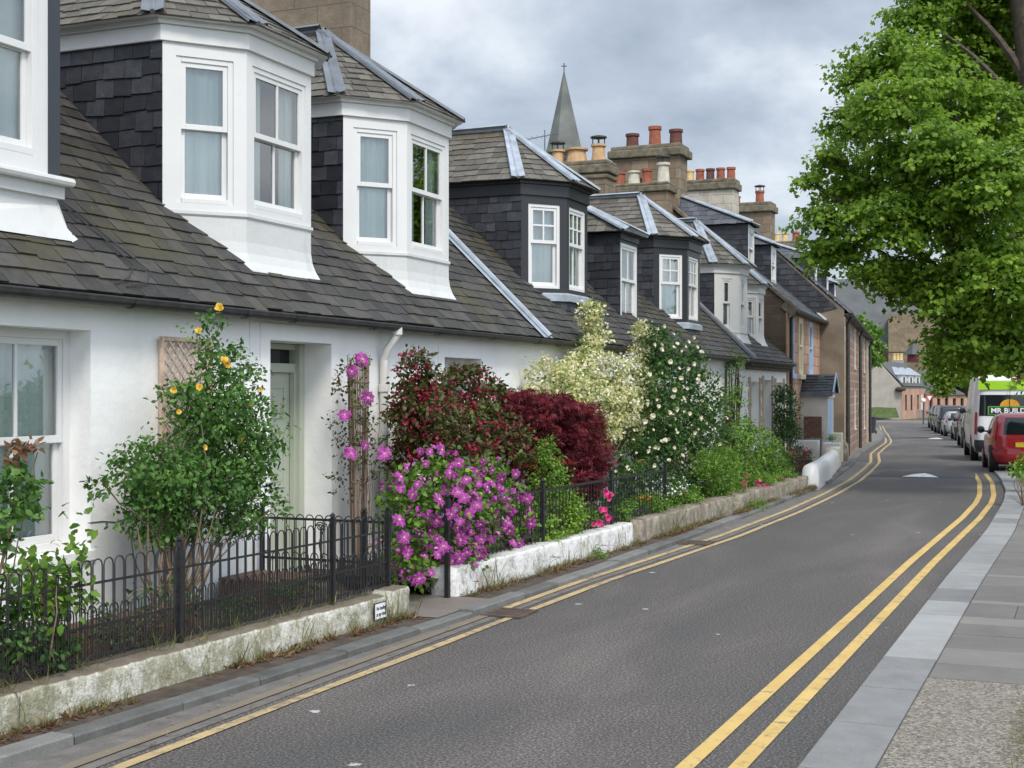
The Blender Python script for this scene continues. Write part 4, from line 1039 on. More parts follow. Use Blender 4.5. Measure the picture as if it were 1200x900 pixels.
# ------------------------------------------------------------------ spire and church
def tower(name, label, u, d, pts, mat_w, mat_r):
    return
sp = atd(661, 460, 92); spz = lambda v: 2+(460-v)*92/1600
e_ = empty('church_spire', (sp.x, sp.y, 0), 'slender grey slated church spire with a cross, far behind the chimneys', 'spire')
mb = MB(); mb.lathe([(1.02, -1), (1.02, spz(181))], (sp.x, sp.y, 0), 8, None); mb.build('shaft', MT['harl_grey'], e_)
mb = MB(); mb.lathe([(1.34, spz(181)), (1.36, spz(179.5)), (1.22, spz(173)), (.62, spz(128)), (.04, spz(84)), (.02, spz(83))], (sp.x, sp.y, 0), 8); mb.build('spire_roof', MT['copper'], e_)
mb = MB(); mb.tube([(sp.x, sp.y, spz(84)), (sp.x, sp.y, spz(74))], .035, 5); mb.bar((sp.x-.18, sp.y-.07, spz(77.5)), (sp.x+.18, sp.y+.07, spz(77.5)), .05, .05); mb.build('cross', MT['gutter'], e_)
mb = MB()
for k in range(8):
    a = math.pi/4*k+math.pi/8
    for j in range(4):
        r = .98; c_ = Vector((sp.x+math.cos(a)*r, sp.y+math.sin(a)*r, spz(184)-j*.16)); tv = Vector((-math.sin(a), math.cos(a), 0))*.24; mb.bar(c_-tv, c_+tv, .10, .05)
mb.build('louvre', MT['gutter'], e_)

DC = 172
def q_(u, v, d=DC): return atd(u, v, d)
ch = empty('church', (q_(1040, 460).x, q_(1040, 460).y, -.8), 'large brown stone church with a high slate roof at the far end of the street', 'church')
mb = MB()
a0, a1 = q_(1041, 460, 168), q_(1150, 460, 168); b0, b1 = q_(1041, 460, 185), q_(1150, 460, 185)
zz = 2+(460-368)*168/1600
Mc = frameM((a0.x, a0.y), (a1.x, a1.y)); Wc = (a1-a0).length
panel(mb, Mc, Wc, -1, zz, [(5.5, 6.3, 4.6, 8.2), (8.2, 9, 4.6, 8.2)], .5)
mb.poly([(a0.x, a0.y, -1), (b0.x, b0.y, -1), (b0.x, b0.y, zz), (a0.x, a0.y, zz)]); mb.poly([(a1.x, a1.y, -1), (b1.x, b1.y, -1), (b1.x, b1.y, zz), (a1.x, a1.y, zz)])
mb.poly([(a0.x, a0.y, zz), (a1.x, a1.y, zz), (b1.x, b1.y, zz), (b0.x, b0.y, zz)])
mb.build('wall', MT['churchstone'], ch)
mb = MB(); mb.box(5.5, 6.3, .4, .45, 4.6, 8.2, Mc); mb.box(8.2, 9.0, .4, .45, 4.6, 8.2, Mc); mb.build('window', MT['glassdark'], ch)
mb = MB(); mb.box(0, Wc, -.12, -.0, 7.0, 7.25, Mc); mb.box(3.0, 3.5, -.4, 0, -1, 6.4, Mc); mb.box(10, 10.5, -.4, 0, -1, 9.5, Mc); mb.build('string_course', MT['churchstone'], ch)
mb = MB(); r0, r1 = q_(960, 328, 185), q_(1120, 322, 185); e0, e1 = q_(955, 410, 174), q_(1120, 410, 174); f0 = q_(960, 410, 200); f1 = q_(1120, 410, 200)
mb.poly([e0, e1, r1, r0]); mb.poly([r0, r1, f1, f0]); mb.poly([e0, r0, f0]); mb.poly([e1, f1, r1]); mb.build('roof', MT['churchslate'], ch)
mb = MB(); g0 = Vector((e0.x, e0.y, 0)); g1 = Vector((e1.x, e1.y, 0)); mb.poly([(e0.x, e0.y, -1), (e1.x, e1.y, -1), tuple(e1), tuple(e0)]); mb.build('nave_wall', MT['churchstone'], ch)
# turret
tp = q_(1070, 460, 158); tz = lambda v: 2+(460-v)*158/1600
tu = empty('turret', (tp.x, tp.y, -.8), 'small pointed slate turret with a dark red louvred opening in front of the church', 'turret')
mb = MB(); mb.box(tp.x-.75, tp.x+.75, tp.y-.75, tp.y+.75, -1, tz(425)); mb.build('base', MT['churchstone'], tu)
mb = MB(); mb.box(tp.x-.6, tp.x+.6, tp.y-.6, tp.y+.6, tz(425), tz(415.5)); mb.build('louvre', simple('dark_red', (.09, .02, .02), .8, .2, 6), tu)
mb = MB(); mb.lathe([(1.15, tz(415.5)), (.75, tz(411)), (.3, tz(404)), (.03, tz(397))], (tp.x, tp.y, 0), 4); mb.build('roof', MT['churchslate'], tu)

# ------------------------------------------------------------------ low buildings across the far junction
D0 = 143
A_ = atd(1056, 460, D0); B_ = atd(1085, 460, D0+11); K_ = atd(1004, 460, D0-2)
zl = lambda v, d=D0: 2+(460-v)*d/1600
fb = empty('dormer_house', (A_.x, A_.y, -.8), 'grey rendered cottage with a blank gable and three white dormers across the far junction', 'house')
ze_, zr_ = zl(453), zl(424)
mid = (A_+K_)/2
gab = [Vector((K_.x, K_.y, -1)), Vector((A_.x, A_.y, -1)), Vector((A_.x, A_.y, ze_)), Vector((mid.x, mid.y, zr_)), Vector((K_.x, K_.y, ze_))]
dv = B_-A_; dv.z = 0
mb = MB(); mb.prism(gab, dv*.999); mb.build('wall', MT['harl_grey'], fb)
Mf = frameM((A_.x, A_.y), (B_.x, B_.y)); Wf = dv.length
mb = MB(); mb.box(0, Wf, -.06, -.002, -1, ze_-.2, Mf); fw = mb.build('front_wall', MT['pink'], fb)
mb = MB(); up = Vector((0, 0, .06)); o3 = (A_-mid).normalized()*.35
mb.poly([gab[2]+up+o3, gab[2]+up+o3+dv, gab[3]+up+dv, gab[3]+up]); mb.poly([gab[3]+up, gab[3]+up+dv, gab[4]+up+dv, gab[4]+up]); mb.build('roof', MT['churchslate'], fb)
for x in (1.6, 4.3, 7.6, 9.6):
    mb = MB(); mb.box(x, x+.8, -.075, -.061, .1, 1.75, Mf); mb.build('window', MT['paint'] if x > 9 else MT['glassdark'], fb)
for x in (.5, 3.9, 7.3):
    mb = MB(); mb.box(x, x+2.3, .05, 1.2, ze_-.15, ze_+1.25, Mf); dm = mb.build('dormer', MT['paint'], fb)
    mb = MB(); mb.box(x+.75, x+1.5, .03, .049, ze_+.1, ze_+1.0, Mf); mb.build('pane', MT['glassdark'], dm)
    mb = MB(); T = lambda a, b, c: Mf @ Vector((a, b, c))
    mb.poly([T(x-.2, -.1, ze_+1.25), T(x+2.5, -.1, ze_+1.25), T(x+1.15, .9, ze_+2.1)]); mb.poly([T(x-.2, -.1, ze_+1.25), T(x+1.15, .9, ze_+2.1), T(x+1.15, 2.4, ze_+2.1), T(x-.2, 2.0, ze_+1.25)]); mb.poly([T(x+2.5, -.1, ze_+1.25), T(x+2.5, 2, ze_+1.25), T(x+1.15, 2.4, ze_+2.1), T(x+1.15, .9, ze_+2.1)])
    mb.build('dormer_roof', MT['lead'], dm)
mb = MB(); mb.box(-1.35, -.0, -.0, .0, 0, 0) if False else None
for uu, dd, w_ in ((1025, D0+.3, 1.0), (1052, D0+12, .9)):
    p = atd(uu, 460, dd); mb = MB(); zt1 = zl(418 if dd < 150 else 422, dd); mb.box(p.x-w_*.7, p.x+w_*.7, p.y-.4, p.y+.4, -1 if dd < 150 else 2, zt1); cm = mb.build('chimney', MT['harl_grey'], fb)
    for k in (-.4, .0, .4):
        mb = MB(); pot(mb, p.x+k*w_, p.y, zt1, .22, .75); mb.build('chimney_pot', MT['ochre'], cm)
# stone arcade building
A2 = atd(1084, 460, D0+10); B2 = atd(1170, 460, D0+14)
sb_ = empty('stone_block', (A2.x, A2.y, -.8), 'low pinkish stone building with tall dark openings behind the parked cars', 'building')
M2 = frameM((A2.x, A2.y), (B2.x, B2.y)); W2 = math.hypot(B2.x-A2.x, B2.y-A2.y)
mb = MB(); panel(mb, M2, W2, -1, 1.75, [(.6+1.1*k, 1.05+1.1*k, -.2, 1.35) for k in range(6)], .3)
T = lambda a, b, c: M2 @ Vector((a, b, c))
mb.poly([T(0, 0, -1), T(0, 6, -1), T(0, 6, 1.75), T(0, 0, 1.75)]); mb.poly([T(0, .35, -1), T(W2, .35, -1), T(W2, .35, 1.75), T(0, .35, 1.75)]); mb.build('wall', MT['pink'], sb_)
mb = MB(); mb.poly([T(-.2, -.3, 1.75), T(W2, -.3, 1.75), T(W2, 4, 4.6), T(.5, 4, 4.6)]); mb.poly([T(-.2, -.3, 1.75), T(.5, 4, 4.6), T(-.2, 7, 1.75)]); mb.poly([T(W2, 4, 4.6), T(.5, 4, 4.6), T(-.2, 7, 1.75), T(W2, 7, 1.75)]); mb.build('roof', MT['churchslate'], sb_)
mb = MB()
for k in range(6): mb.box(.6+1.1*k, 1.05+1.1*k, .25, .3, -.2, 1.35, M2)
mb.build('opening', MT['glassdark'], sb_)
# tan house beyond the van
A3_ = atd(1092, 460, 176); B3_ = atd(1240, 460, 176)
tb_ = empty('tan_house', (A3_.x, A3_.y, -.8), 'tan stone house half hidden by the branches above the parked cars', 'house')
M3 = frameM((A3_.x, A3_.y), (B3_.x, B3_.y)); W3 = (B3_-A3_).length
mb = MB(); panel(mb, M3, W3, -1, 4.5, [(1.5+2.6*k, 2.5+2.6*k, 1.8, 3.6) for k in range(5)], .25); mb.build('wall', MT['churchstone'], tb_)
T = lambda a, b, c: M3 @ Vector((a, b, c)); mb = MB(); mb.poly([T(-.2, -.3, 4.5), T(W3+.2, -.3, 4.5), T(W3-1, 4, 7.6), T(1, 4, 7.6)]); mb.poly([T(-.2, -.3, 4.5), T(1, 4, 7.6), T(-.2, 8, 4.5)]); mb.build('roof', MT['churchslate'], tb_)
mb = MB()
for k in range(5): mb.box(1.5+2.6*k, 2.5+2.6*k, .2, .24, 1.8, 3.6, M3)
mb.build('window', MT['glassdark'], tb_)
# railings, sign, bin, lamp at the junction
A4 = atd(1074, 460, 138); B4 = atd(1097, 460, 137)
rl_ = empty('railing', (A4.x, A4.y, -.8), 'dark railing with a pale top rail at the far junction', 'railing')
mb = MB(); M4 = frameM((A4.x, A4.y), (B4.x, B4.y)); W4 = (B4-A4).length
mb.box(0, W4, -.05, .05, .18, .30, M4); mb.build('top_rail', MT['harl_grey'], rl_)
mb = MB()
for k in range(14): mb.box(k*W4/14, k*W4/14+.05, -.02, .02, -.75, .18, M4)
mb.build('bars', MT['lead_dark'], rl_)
p = atd(1089, 460, 118)
sg = empty('give_way_sign', (p.x, p.y, -.8), 'red and white inverted triangle road sign on a grey pole by the far junction', 'road sign')
mb = MB(); mb.tube([(p.x, p.y, -.8), (p.x, p.y, 1.9)], .05, 6); mb.build('pole', MT['metal'], sg)
Ms = frameM((p.x, p.y), (p.x+CP, p.y+SP))
def tri(k, y, z): return [(-.42*k, y, z+.36*k), (.42*k, y, z+.36*k), (0, y, z-.40*k)]
mb = MB(); mb.prism([Ms @ Vector(q) for q in tri(.8, -.07, 1.5)], Ms.to_3x3() @ Vector((0, .02, 0))); pl = mb.build('plate', simple('sign_red', (.6, .03, .05), .5, .1, 5), sg)
mb = MB(); mb.prism([Ms @ Vector(q) for q in tri(.5, -.076, 1.51)], Ms.to_3x3() @ Vector((0, .004, 0))); mb.build('face', MT['signwhite'], pl)
p = atd(1082, 460, 120)
lp = empty('globe_lamp', (p.x, p.y, -.8), 'white globe lamp on a dark post outside the pink stone building', 'street lamp')
mb = MB(); mb.tube([(p.x, p.y, -.8), (p.x, p.y, 1.1)], .05, 6); mb.build('post', MT['gutter'], lp)
mb = MB(); mb.lathe([(.04, 0), (.17, .08), (.2, .2), (.16, .33), (.04, .4)], (p.x, p.y, 1.1), 10); mb.build('globe', MT['signwhite'], lp, smooth=True)
p = atd(1020.5, 460, 84); zb_ = zt(p.y)+.07
bn = empty('wheelie_bin', (p.x, p.y, zb_), 'dark wheelie bin at the far corner of the brown house', 'bin')
mb = MB()
vs = [(-.24, -.28, .06), (.24, -.28, .06), (.24, .28, .06), (-.24, .28, .06), (-.29, -.34, .98), (.29, -.34, .98), (.29, .36, .98), (-.29, .36, .98)]
mb.add([Vector(v)+Vector((p.x, p.y, zb_)) for v in vs], [[0,3,2,1],[4,5,6,7],[0,1,5,4],[1,2,6,5],[2,3,7,6],[3,0,4,7]]); mb.build('body', MT['darkboard'], bn, bevel=.03)
mb = MB(); mb.box(p.x-.32, p.x+.32, p.y-.38, p.y+.38, zb_+.981, zb_+1.06); mb.build('lid', MT['darkboard'], bn, bevel=.025)
for sx in (-1, 1):
    mb = MB(); mb.tube([(p.x+sx*.25, p.y+.28, zb_+.1), (p.x+sx*.31, p.y+.28, zb_+.1)], .1, 10); mb.build('wheel', MT['rubber'], bn)
# harbour of slates: dark hanging sign on the far cottage
p = atd(1055.5, 456.5, D0-.5)
mb = MB(); mb.lathe([(.05, -.25), (.5, -.1), (.55, .1), (.3, .3)], (p.x, p.y, p.z), 10); o = mb.build('hanging_basket', MT['soil']); tag(o, 'dark hanging basket on the corner of the grey far cottage', 'hanging basket')

# ------------------------------------------------------------------ garden walls
def low_wall(name, pts, th, h, mat, label, zb=.0, coping=None, jag=.006, ends=True, rnd_top=0, group='low garden walls along the kerb'):
    """pts (L, s) along the street side face"""
    P = []; n = len(pts)
    for i in range(n-1):
        a = pts[i]; b = pts[i+1]; k = max(1, int(math.hypot(b[0]-a[0], b[1]-a[1])/.05))
        for j in range(k): P.append((a[0]+(b[0]-a[0])*j/k, a[1]+(b[1]-a[1])*j/k))
    P.append(pts[-1]); m = len(P)
    prof = [(0, 0), (-.01, .25), (0, .5), (.0, .75), (.006, .93), (.03, 1), (.5, 1.02), (.97, 1.0), (1, .9), (1, 0)]
    if rnd_top: prof = [(0, 0), (0, .3), (0, .6), (.03, .8), (.14, .94), (.32, 1), (.5, 1.02), (.68, 1), (.86, .94), (.97, .8), (1, .6), (1, 0)]
    k = len(prof); vs = []; fs = []
    for i, (L, s) in enumerate(P):
        a = P[max(i-1, 0)]; b = P[min(i+1, m-1)]; d = Vector((-(b[0]-a[0]), b[1]-a[1], 0)).normalized(); inn = Vector((-d.y, d.x, 0))
        hh = h if not hasattr(h, '__len__') else h[0]+(h[1]-h[0])*i/(m-1)
        z0 = zt(s)+zb-.05
        for j, (pu, pv) in enumerate(prof):
            q = Vector((-L, s, z0))+inn*(pu*th+(random.uniform(-jag, jag) if 0 < j < k-1 else 0))+Vector((0, 0, pv*(hh+.05)+(random.uniform(-jag, jag)*.7 if pv > .5 else 0)))
            vs.append(tuple(q))
    for i in range(m-1):
        for j in range(k-1): fs.append([i*k+j, (i+1)*k+j, (i+1)*k+j+1, i*k+j+1])
    fs.append([j for j in range(k)]); fs.append([(m-1)*k+j for j in range(k)][::-1])
    o = finish(name, vs, fs, MT[mat], None, smooth=True); tag(o, label, 'wall', group); return o
WG = 'low garden walls along the kerb'
gw = low_wall('garden_wall', [(interp(WF, s), s) for s in (1.5, 3, 4.5, 5.8, 7.5, 9, 10.35)], .30, .265, 'lowwall', 'low flaking whitewashed wall under the hooped railing, nearest the viewer')
low_wall('wall_pier', [(5.455, 10.36), (5.445, 10.68)], .30, .30, 'lowwall', 'short white end block of the nearest wall, beside the garden gap')
low_wall('garden_wall', [(5.50, 11.78), (5.44, 13.3), (5.38, 14.95)], .28, .33, 'whitewall', 'low white painted wall beneath the magenta clematis')
low_wall('garden_wall', [(5.37, 15.0), (5.33, 16.75)], .26, .33, 'whitewall', 'low white painted wall block below the pink peonies')
low_wall('garden_wall', [(5.34, 17.1), (5.27, 19.0), (5.20, 21.6)], .30, .33, 'trough', 'low brown weathered stone wall below the white rose', jag=.010)
low_wall('garden_wall', [(5.24, 22.3), (5.20, 25), (5.16, 27.9)], .32, .30, 'trough', 'low brown stone wall farther along, next to the rounded white wall', jag=.010)
low_wall('white_wall', [(5.03, 28.35), (5.3, 31.5), (5.80, 35.6)], .34, .52, 'paint', 'bright white rounded garden wall', jag=.002, rnd_top=1)
low_wall('wall_pier', [(5.80, 35.65), (5.93, 36.7)], .36, .56, 'creampaint', 'cream painted wall end with flaking top beside the white wall', jag=.01)
# wall running back from the street, with planting on top
def cross_wall(name, L0, L1, s, th, h, mat, label):
    mb = MB(); mb.box(-L1, -L0, s, s+th, -.05, h); o = mb.build(name, MT[mat], None, bevel=.03); tag(o, label, 'wall'); return o
cross_wall('white_wall', 6.55, 8.4, 36.9, .2, .72, 'paint', 'flat white wall running back from the street behind the flower tub')
cross_wall('white_wall', 5.98, 6.45, 36.9, .2, .66, 'paint', 'short white wall stub beside the cream wall end')
cross_wall('cream_wall', 6.2, 8.6, 38.6, .2, .88, 'creampaint', 'cream topped wall behind the clipped green planting')
low_wall('rubble_wall', [(6.12, 38.9), (6.20, 39.6), (6.32, 40.4)], .55, .62, 'trough', 'rough stone wall stub between the cream wall and the brown house', jag=.03, rnd_top=1)
bk = [atd(u, v, d) for u, v, d in ((1005, 489.5, 139.5), (1054, 489.5, 139.5), (1050, 478, 141.8), (1005, 476, 141.8))]
mb = MB(); mb.poly(bk); o = mb.build('bank', MT['grass']); tag(o, kind='structure')

# ------------------------------------------------------------------ iron railings
def post(mb, x, y, z0, z1, w=.035):
    mb.box(x-w/2, x+w/2, y-w/2, y+w/2, z0, z1); mb.lathe([(w*.3, 0), (w*.55, .012), (w*.5, .03), (.003, .045)], (x, y, z1), 8)
fe = empty('hooped_railing', (-5.8, 7, .26), 'black hoop topped iron railing on the nearest low wall', 'railing')
def fl_(s): return interp(WF, s)+.15
bars = MB(); s = 3.0; zb = .30
while s < 10.5:
    x = lambda q: -fl_(q)
    pts = [(x(s-.042), s-.042, zb)]+[(x(s+.042*math.cos(t)), s+.042*math.cos(t), .94-.045+.045*math.sin(t)) for t in [math.pi*(1-k/8) for k in range(9)]]+[(x(s+.042), s+.042, zb)]
    bars.tube(pts, .0052, 5, False)
    s2 = s+.05
    pts = [(x(s2-.038), s2-.038, zb)]+[(x(s2+.038*math.cos(t)), s2+.038*math.cos(t), .645-.04+.04*math.sin(t)) for t in [math.pi*(1-k/7) for k in range(8)]]+[(x(s2+.038), s2+.038, zb)]
    bars.tube(pts, .0052, 5, False); s += .1
bars.build('hooped_bars', MT['iron'], fe)
rm = MB()
for z in (.33, .52, .79):
    for a, b in ((3.0, 4.4), (4.4, 5.8), (5.8, 7.8), (7.8, 9.72), (9.72, 10.6)): rm.bar((-fl_(a)-.0, a, z), (-fl_(b), b, z), .008, .016)
rm.build('rail', MT['iron'], fe)
for s in (4.0, 5.9, 7.8, 9.72, 10.6):
    pm2 = MB(); post(pm2, -fl_(s), s, .2, .975, .04); pm2.build('post', MT['iron'], fe)
rt = empty('path_railing', (-6.3, 10.62, .2), 'black iron railing with a scroll, running from the street back to the green door', 'railing')
bars = MB(); L = 5.72; zb = .30
while L < 6.9:
    pts = [(-(L-.042), 10.62, zb)]+[(-(L+.042*math.cos(t)), 10.62, .90-.045+.045*math.sin(t)) for t in [math.pi*(1-k/8) for k in range(9)]]+[(-(L+.042), 10.62, zb)]
    bars.tube(pts, .0055, 5, False)
    L2 = L+.05; pts = [(-(L2-.038), 10.62, zb)]+[(-(L2+.038*math.cos(t)), 10.62, .56-.04+.04*math.sin(t)) for t in [math.pi*(1-k/7) for k in range(8)]]+[(-(L2+.038), 10.62, zb)]
    bars.tube(pts, .0055, 5, False); L += .1
# scroll
pts = [(-(6.3+.045*math.cos(t)*(1-t/14)), 10.605, .80+.045*math.sin(t)*(1-t/14)) for t in [k*.5 for k in range(22)]]; bars.tube(pts, .006, 5)
pts = [(-(6.26+.05*math.sin(k*.55)), 10.605, .78-k*.05) for k in range(9)]; bars.tube(pts, .006, 5)
bars.build('hooped_bars', MT['iron'], rt)
rm = MB()
for z in (.33, .50, .86): rm.bar((-5.62, 10.62, z), (-6.9, 10.62, z), .008, .022)
rm.build('rail', MT['iron'], rt)
for L in (6.92, 5.86): pm2 = MB(); post(pm2, -L, 10.62, .12, .95, .035); pm2.build('post', MT['iron'], rt)
f2 = empty('straight_railing', (-5.6, 15, .3), 'black straight barred railing half buried in clematis and shrubs above the white wall', 'railing')
bars = MB(); s = 11.9
while s < 18.6: L = interp(WF, s)+.16; bars.tube([(-L, s, .3), (-L, s, .90)], .006, 5); s += .1
bars.build('straight_bars', MT['iron'], f2)
rm = MB()
for z in (.42, .905):
    for a, b in ((11.72, 14), (14, 16.4), (16.4, 18.6)): rm.bar((-(interp(WF, a)+.16), a, z), (-(interp(WF, b)+.16), b, z), .01, .03)
rm.build('rail', MT['iron'], f2)
for s, z0 in ((11.70, .04), (14.2, .3), (16.4, .3), (18.6, .3)): pm2 = MB(); post(pm2, -(interp(WF, s)+(.07 if s < 12 else .16)), s, z0, 1.0, .045); pm2.build('post', MT['iron'], f2)

# ------------------------------------------------------------------ text helper
def text_mesh(name, body, size, M, mat, parent, ext=.001, bold=0.0, align='CENTER', sx=1.0):
    cu = bpy.data.curves.new(name, 'FONT'); cu.body = body; cu.size = size; cu.extrude = ext; cu.offset = bold; cu.align_x = align; cu.align_y = 'CENTER'; cu.resolution_u = 2
    to = bpy.data.objects.new(name, cu); col.objects.link(to)
    dg = bpy.context.evaluated_depsgraph_get(); me = bpy.data.meshes.new_from_object(to.evaluated_get(dg)); bpy.data.objects.remove(to)
    me.transform(Matrix.Diagonal((sx, 1, 1, 1))); me.transform(M); me.materials.clear(); me.materials.append(mat)
    o = bpy.data.objects.new(name, me); col.objects.link(o)
    if parent is not None: o.parent = parent; me.transform(Matrix.Translation(-wpos(parent)))
    return o
# small notice on the wall: text plane x = +X facing the road. local x -> +Y, local y -> +Z, local z -> +X
sc_ = at(436.5, 709.5, 5.448); 
sL = interp(WF, 10.2)
ns = empty('parking_notice', (-5.45, 10.22, .1), 'small white notice with a black border screwed to the end of the nearest wall', 'sign')
cx, cy, cz = -(interp(WF, 10.17))+.03, 10.17, .165
mb = MB(); mb.box(cx-.010, cx, cy-.105, cy+.105, cz-.07, cz+.07); mb.build('plate', MT['ink'], ns)
mb = MB(); mb.box(cx+.0005, cx+.003, cy-.098, cy+.098, cz-.063, cz+.063); mb.build('face', MT['signwhite'], ns)
Mt = Matrix(((0, 0, 1, cx+.0045), (1, 0, 0, cy), (0, 1, 0, cz+.024), (0, 0, 0, 1)))
text_mesh('lettering', 'No loading', .045, Mt, MT['ink'], ns, .0005, .0008, sx=.8)
Mt = Matrix(((0, 0, 1, cx+.0045), (1, 0, 0, cy), (0, 1, 0, cz-.026), (0, 0, 0, 1)))
text_mesh('lettering', 'at any time', .045, Mt, MT['ink'], ns, .0005, .0008, sx=.8)
# ------------------------------------------------------------------ vehicles (built with the tail at y=0, nose at +y)
def carpaint(name, c, rough=.25):
    m, t, b = newmat(name); setc(t, b, c); b.inputs['Roughness'].default_value = rough; b.inputs['Coat Weight'].default_value = .6; b.inputs['Coat Roughness'].default_value = .08
    return m
def vehicle(name, label, cat, group, tail, head_deg, col_m, L=3.7, Wd=1.65, H=1.45, style='hatch', belt=.92, exp=5, lights=None, plate=None):
    """tail: world point (x,y,z) of the rear centre on the road; head_deg: turn to the left"""
    root = empty(name, (0, 0, 0), label, cat, group)
    van = style == 'van'
    hw = Wd/2
    # level tables: z -> (rear y, front y, half width)
    if van: tab = [(.25,.06,L-.1,.93),(.45,.0,L,1),(1.0,.0,L-.02,1),(1.25,.02,L-.3,.99),(1.9,.06,L-1.15,.95),(H-.12,.10,L-1.5,.90),(H-.03,.18,L-1.65,.84),(H,.4,L-1.9,.7)]
    elif style == 'suv': tab = [(.3,.08,L-.12,.93),(.45,.0,L,1),(.8,.0,L,1),(belt,.05,L-.1,.99),(belt+.02,.06,L-1.25,.97),(H-.16,.26,L-1.9,.86),(H-.04,.4,L-2.05,.80),(H,.6,L-2.3,.65)]
    else: tab = [(.2,.10,L-.14,.92),(.38,.0,L,.99),(.62,.01,L-.02,1),(belt-.05,.08,L-.22,.985),(belt,.10,L-.95,.96),(H-.22,.32,L-1.45,.86),(H-.06,.50,L-1.75,.78),(H,.75,L-2.0,.62)]
    zs_ = [a[0] for a in tab]
    def lev(z): return [float(np.interp(z, zs_, [a[i] for a in tab])) for i in (1, 2, 3)]
    ex = 9 if van else exp
    def pt(z, th, out_=0.0):
        r, f, w = lev(z); c, s_ = math.cos(th), math.sin(th)
        x = math.copysign(abs(c)**(2/ex), c)*(w*hw+out_); y = (r+f)/2+math.copysign(abs(s_)**(2/ex), s_)*((f-r)/2+out_)
        return Vector((x, y, z))
    nth = 48; zl_ = sorted(set(zs_+[round(tab[0][0]+(H-tab[0][0])*k/14, 3) for k in range(15)]))
    def thk(k):      # denser at the corners
        return 2*math.pi*k/nth
    mb = MB(); vs = []; fs = []
    for z in zl_:
        for k in range(nth): vs.append(pt(z, thk(k)))
    for i in range(len(zl_)-1):
        for k in range(nth): fs.append([i*nth+k, i*nth+(k+1) % nth, (i+1)*nth+(k+1) % nth, (i+1)*nth+k])
    fs.append([(len(zl_)-1)*nth+k for k in range(nth)]); fs.append([k for k in range(nth)][::-1])
    mb.add(vs, fs); body = mb.build('body', col_m, root, smooth=True)
    def patch(nm, mat, t0, t1, z0, z1, out_=.006, parent=body, n=10, m_=4):
        b = MB(); vv = []
        for j in range(m_+1):
            for i in range(n+1): vv.append(pt(z0+(z1-z0)*j/m_, R(t0+(t1-t0)*i/n), out_))
        ff = [[j*(n+1)+i, j*(n+1)+i+1, (j+1)*(n+1)+i+1, (j+1)*(n+1)+i] for j in range(m_) for i in range(n)]
        b.add(vv, ff); return b.build(nm, mat, parent, smooth=True)
    red = simple('tail_lamp', (.45, .01, .015), .2, .1, 5, 0); dk = MT['darkboard']
    if van:
        patch('window', MT['glassdark'], -118, -62, 1.32, 1.93)
        for a in (-141, -54): patch('tail_lamp', red, a, a+15, .78, 1.42, .012)
        patch('bumper', dk, -140, -40, .27, .62, .02); patch('sill', dk, 176, 190, .27, .42, .012); patch('side_glass', MT['glassdark'], 150, 163, 1.3, 1.85)
        b = MB(); b.tube([(0, -.012, .62), (0, -.012, 2.3)], .008, 5); b.build('door_gap', dk, body)
    else:
        zt_w = H-.10
        patch('rear_window', MT['glassdark'], -112, -68, belt+.03, zt_w)
        for a, b_ in ((-172, -178),): pass
        patch('side_window', MT['glassdark'], 152, 186, belt+.03, zt_w-.04); patch('side_window', MT['glassdark'], 28, -6, belt+.03, zt_w-.04)
        patch('windscreen', MT['glassdark'], 62, 118, belt+.05, zt_w)
        if style == 'suv': zr0, zr1 = .75, 1.15
        else: zr0, zr1 = belt-.12, belt+.26
        for a in (-140, -46): patch('tail_lamp', red, a, a+6, zr0, zr1, .012)
        patch('bumper', dk if style == 'suv' else col_m, -145, -35, .28, .55, .035)
    # wheels
    wr = .30 if not van else .34
    if style == 'suv': wr = .36
    ax = (.62, L-.75) if not van else (1.15, L-.95)
    for y in ax:
        for sx in (-1, 1):
            b = MB(); x = sx*(hw-.09)
            n = 20; vv = []; prof = [(-.10, wr*.55), (-.10, wr*.92), (-.06, wr), (.06, wr), (.10, wr*.92), (.10, wr*.55)]
            for px, r in prof:
                for k in range(n): a = 2*math.pi*k/n; vv.append((x+sx*px, y+r*math.cos(a), wr+r*math.sin(a)))
            ff = [[i*n+k, i*n+(k+1) % n, (i+1)*n+(k+1) % n, (i+1)*n+k] for i in range(len(prof)-1) for k in range(n)]+[[k for k in range(n)], [(len(prof)-1)*n+k for k in range(n)]]
            b.add(vv, ff); wh = b.build('wheel', MT['rubber'], root)
            b = MB(); b.tube([(x+sx*.101, y, wr), (x+sx*.108, y, wr)], wr*.62, 14); b.build('rim', MT['metal'], wh)
            b = MB(); b.tube([(sx*(hw-.2), y, wr+.03), (sx*(hw+.004), y, wr+.03)], wr*1.16, 18); b.build('wheel_arch', MT['rubber'], body)
    # mirrors
    ym = L-1.45 if not van else L-1.5; zm = belt+.10 if not van else 1.42
    for sx in (-1, 1):
        b = MB(); b.lathe([(.02, -.09), (.085, -.06), (.10, .02), (.07, .08), (.02, .095)], (sx*(hw+.10), ym, zm), 10); b.tube([(sx*(hw-.1), ym+.02, zm-.05), (sx*(hw+.08), ym, zm-.03)], .025, 5)
        b.build('mirror', dk, body)
    if plate:
        pm_, txt = plate; zp = .70 if not van else .72; yb = lev(zp)[0]-.03
        b = MB(); b.box(-.26, .26, yb-.01, yb+.05, zp-.058, zp+.058); pl = b.build('number_plate', pm_, body, bevel=.004)
        if txt:
            Mt = Matrix(((1, 0, 0, 0), (0, 0, 1, yb-.0125), (0, 1, 0, zp), (0, 0, 0, 1))); Mt[0][0] = 1; Mt[1][2] = -1
            text_mesh('lettering', txt, .105, Mt, MT['ink'], pl, .0005, .002, sx=.85)
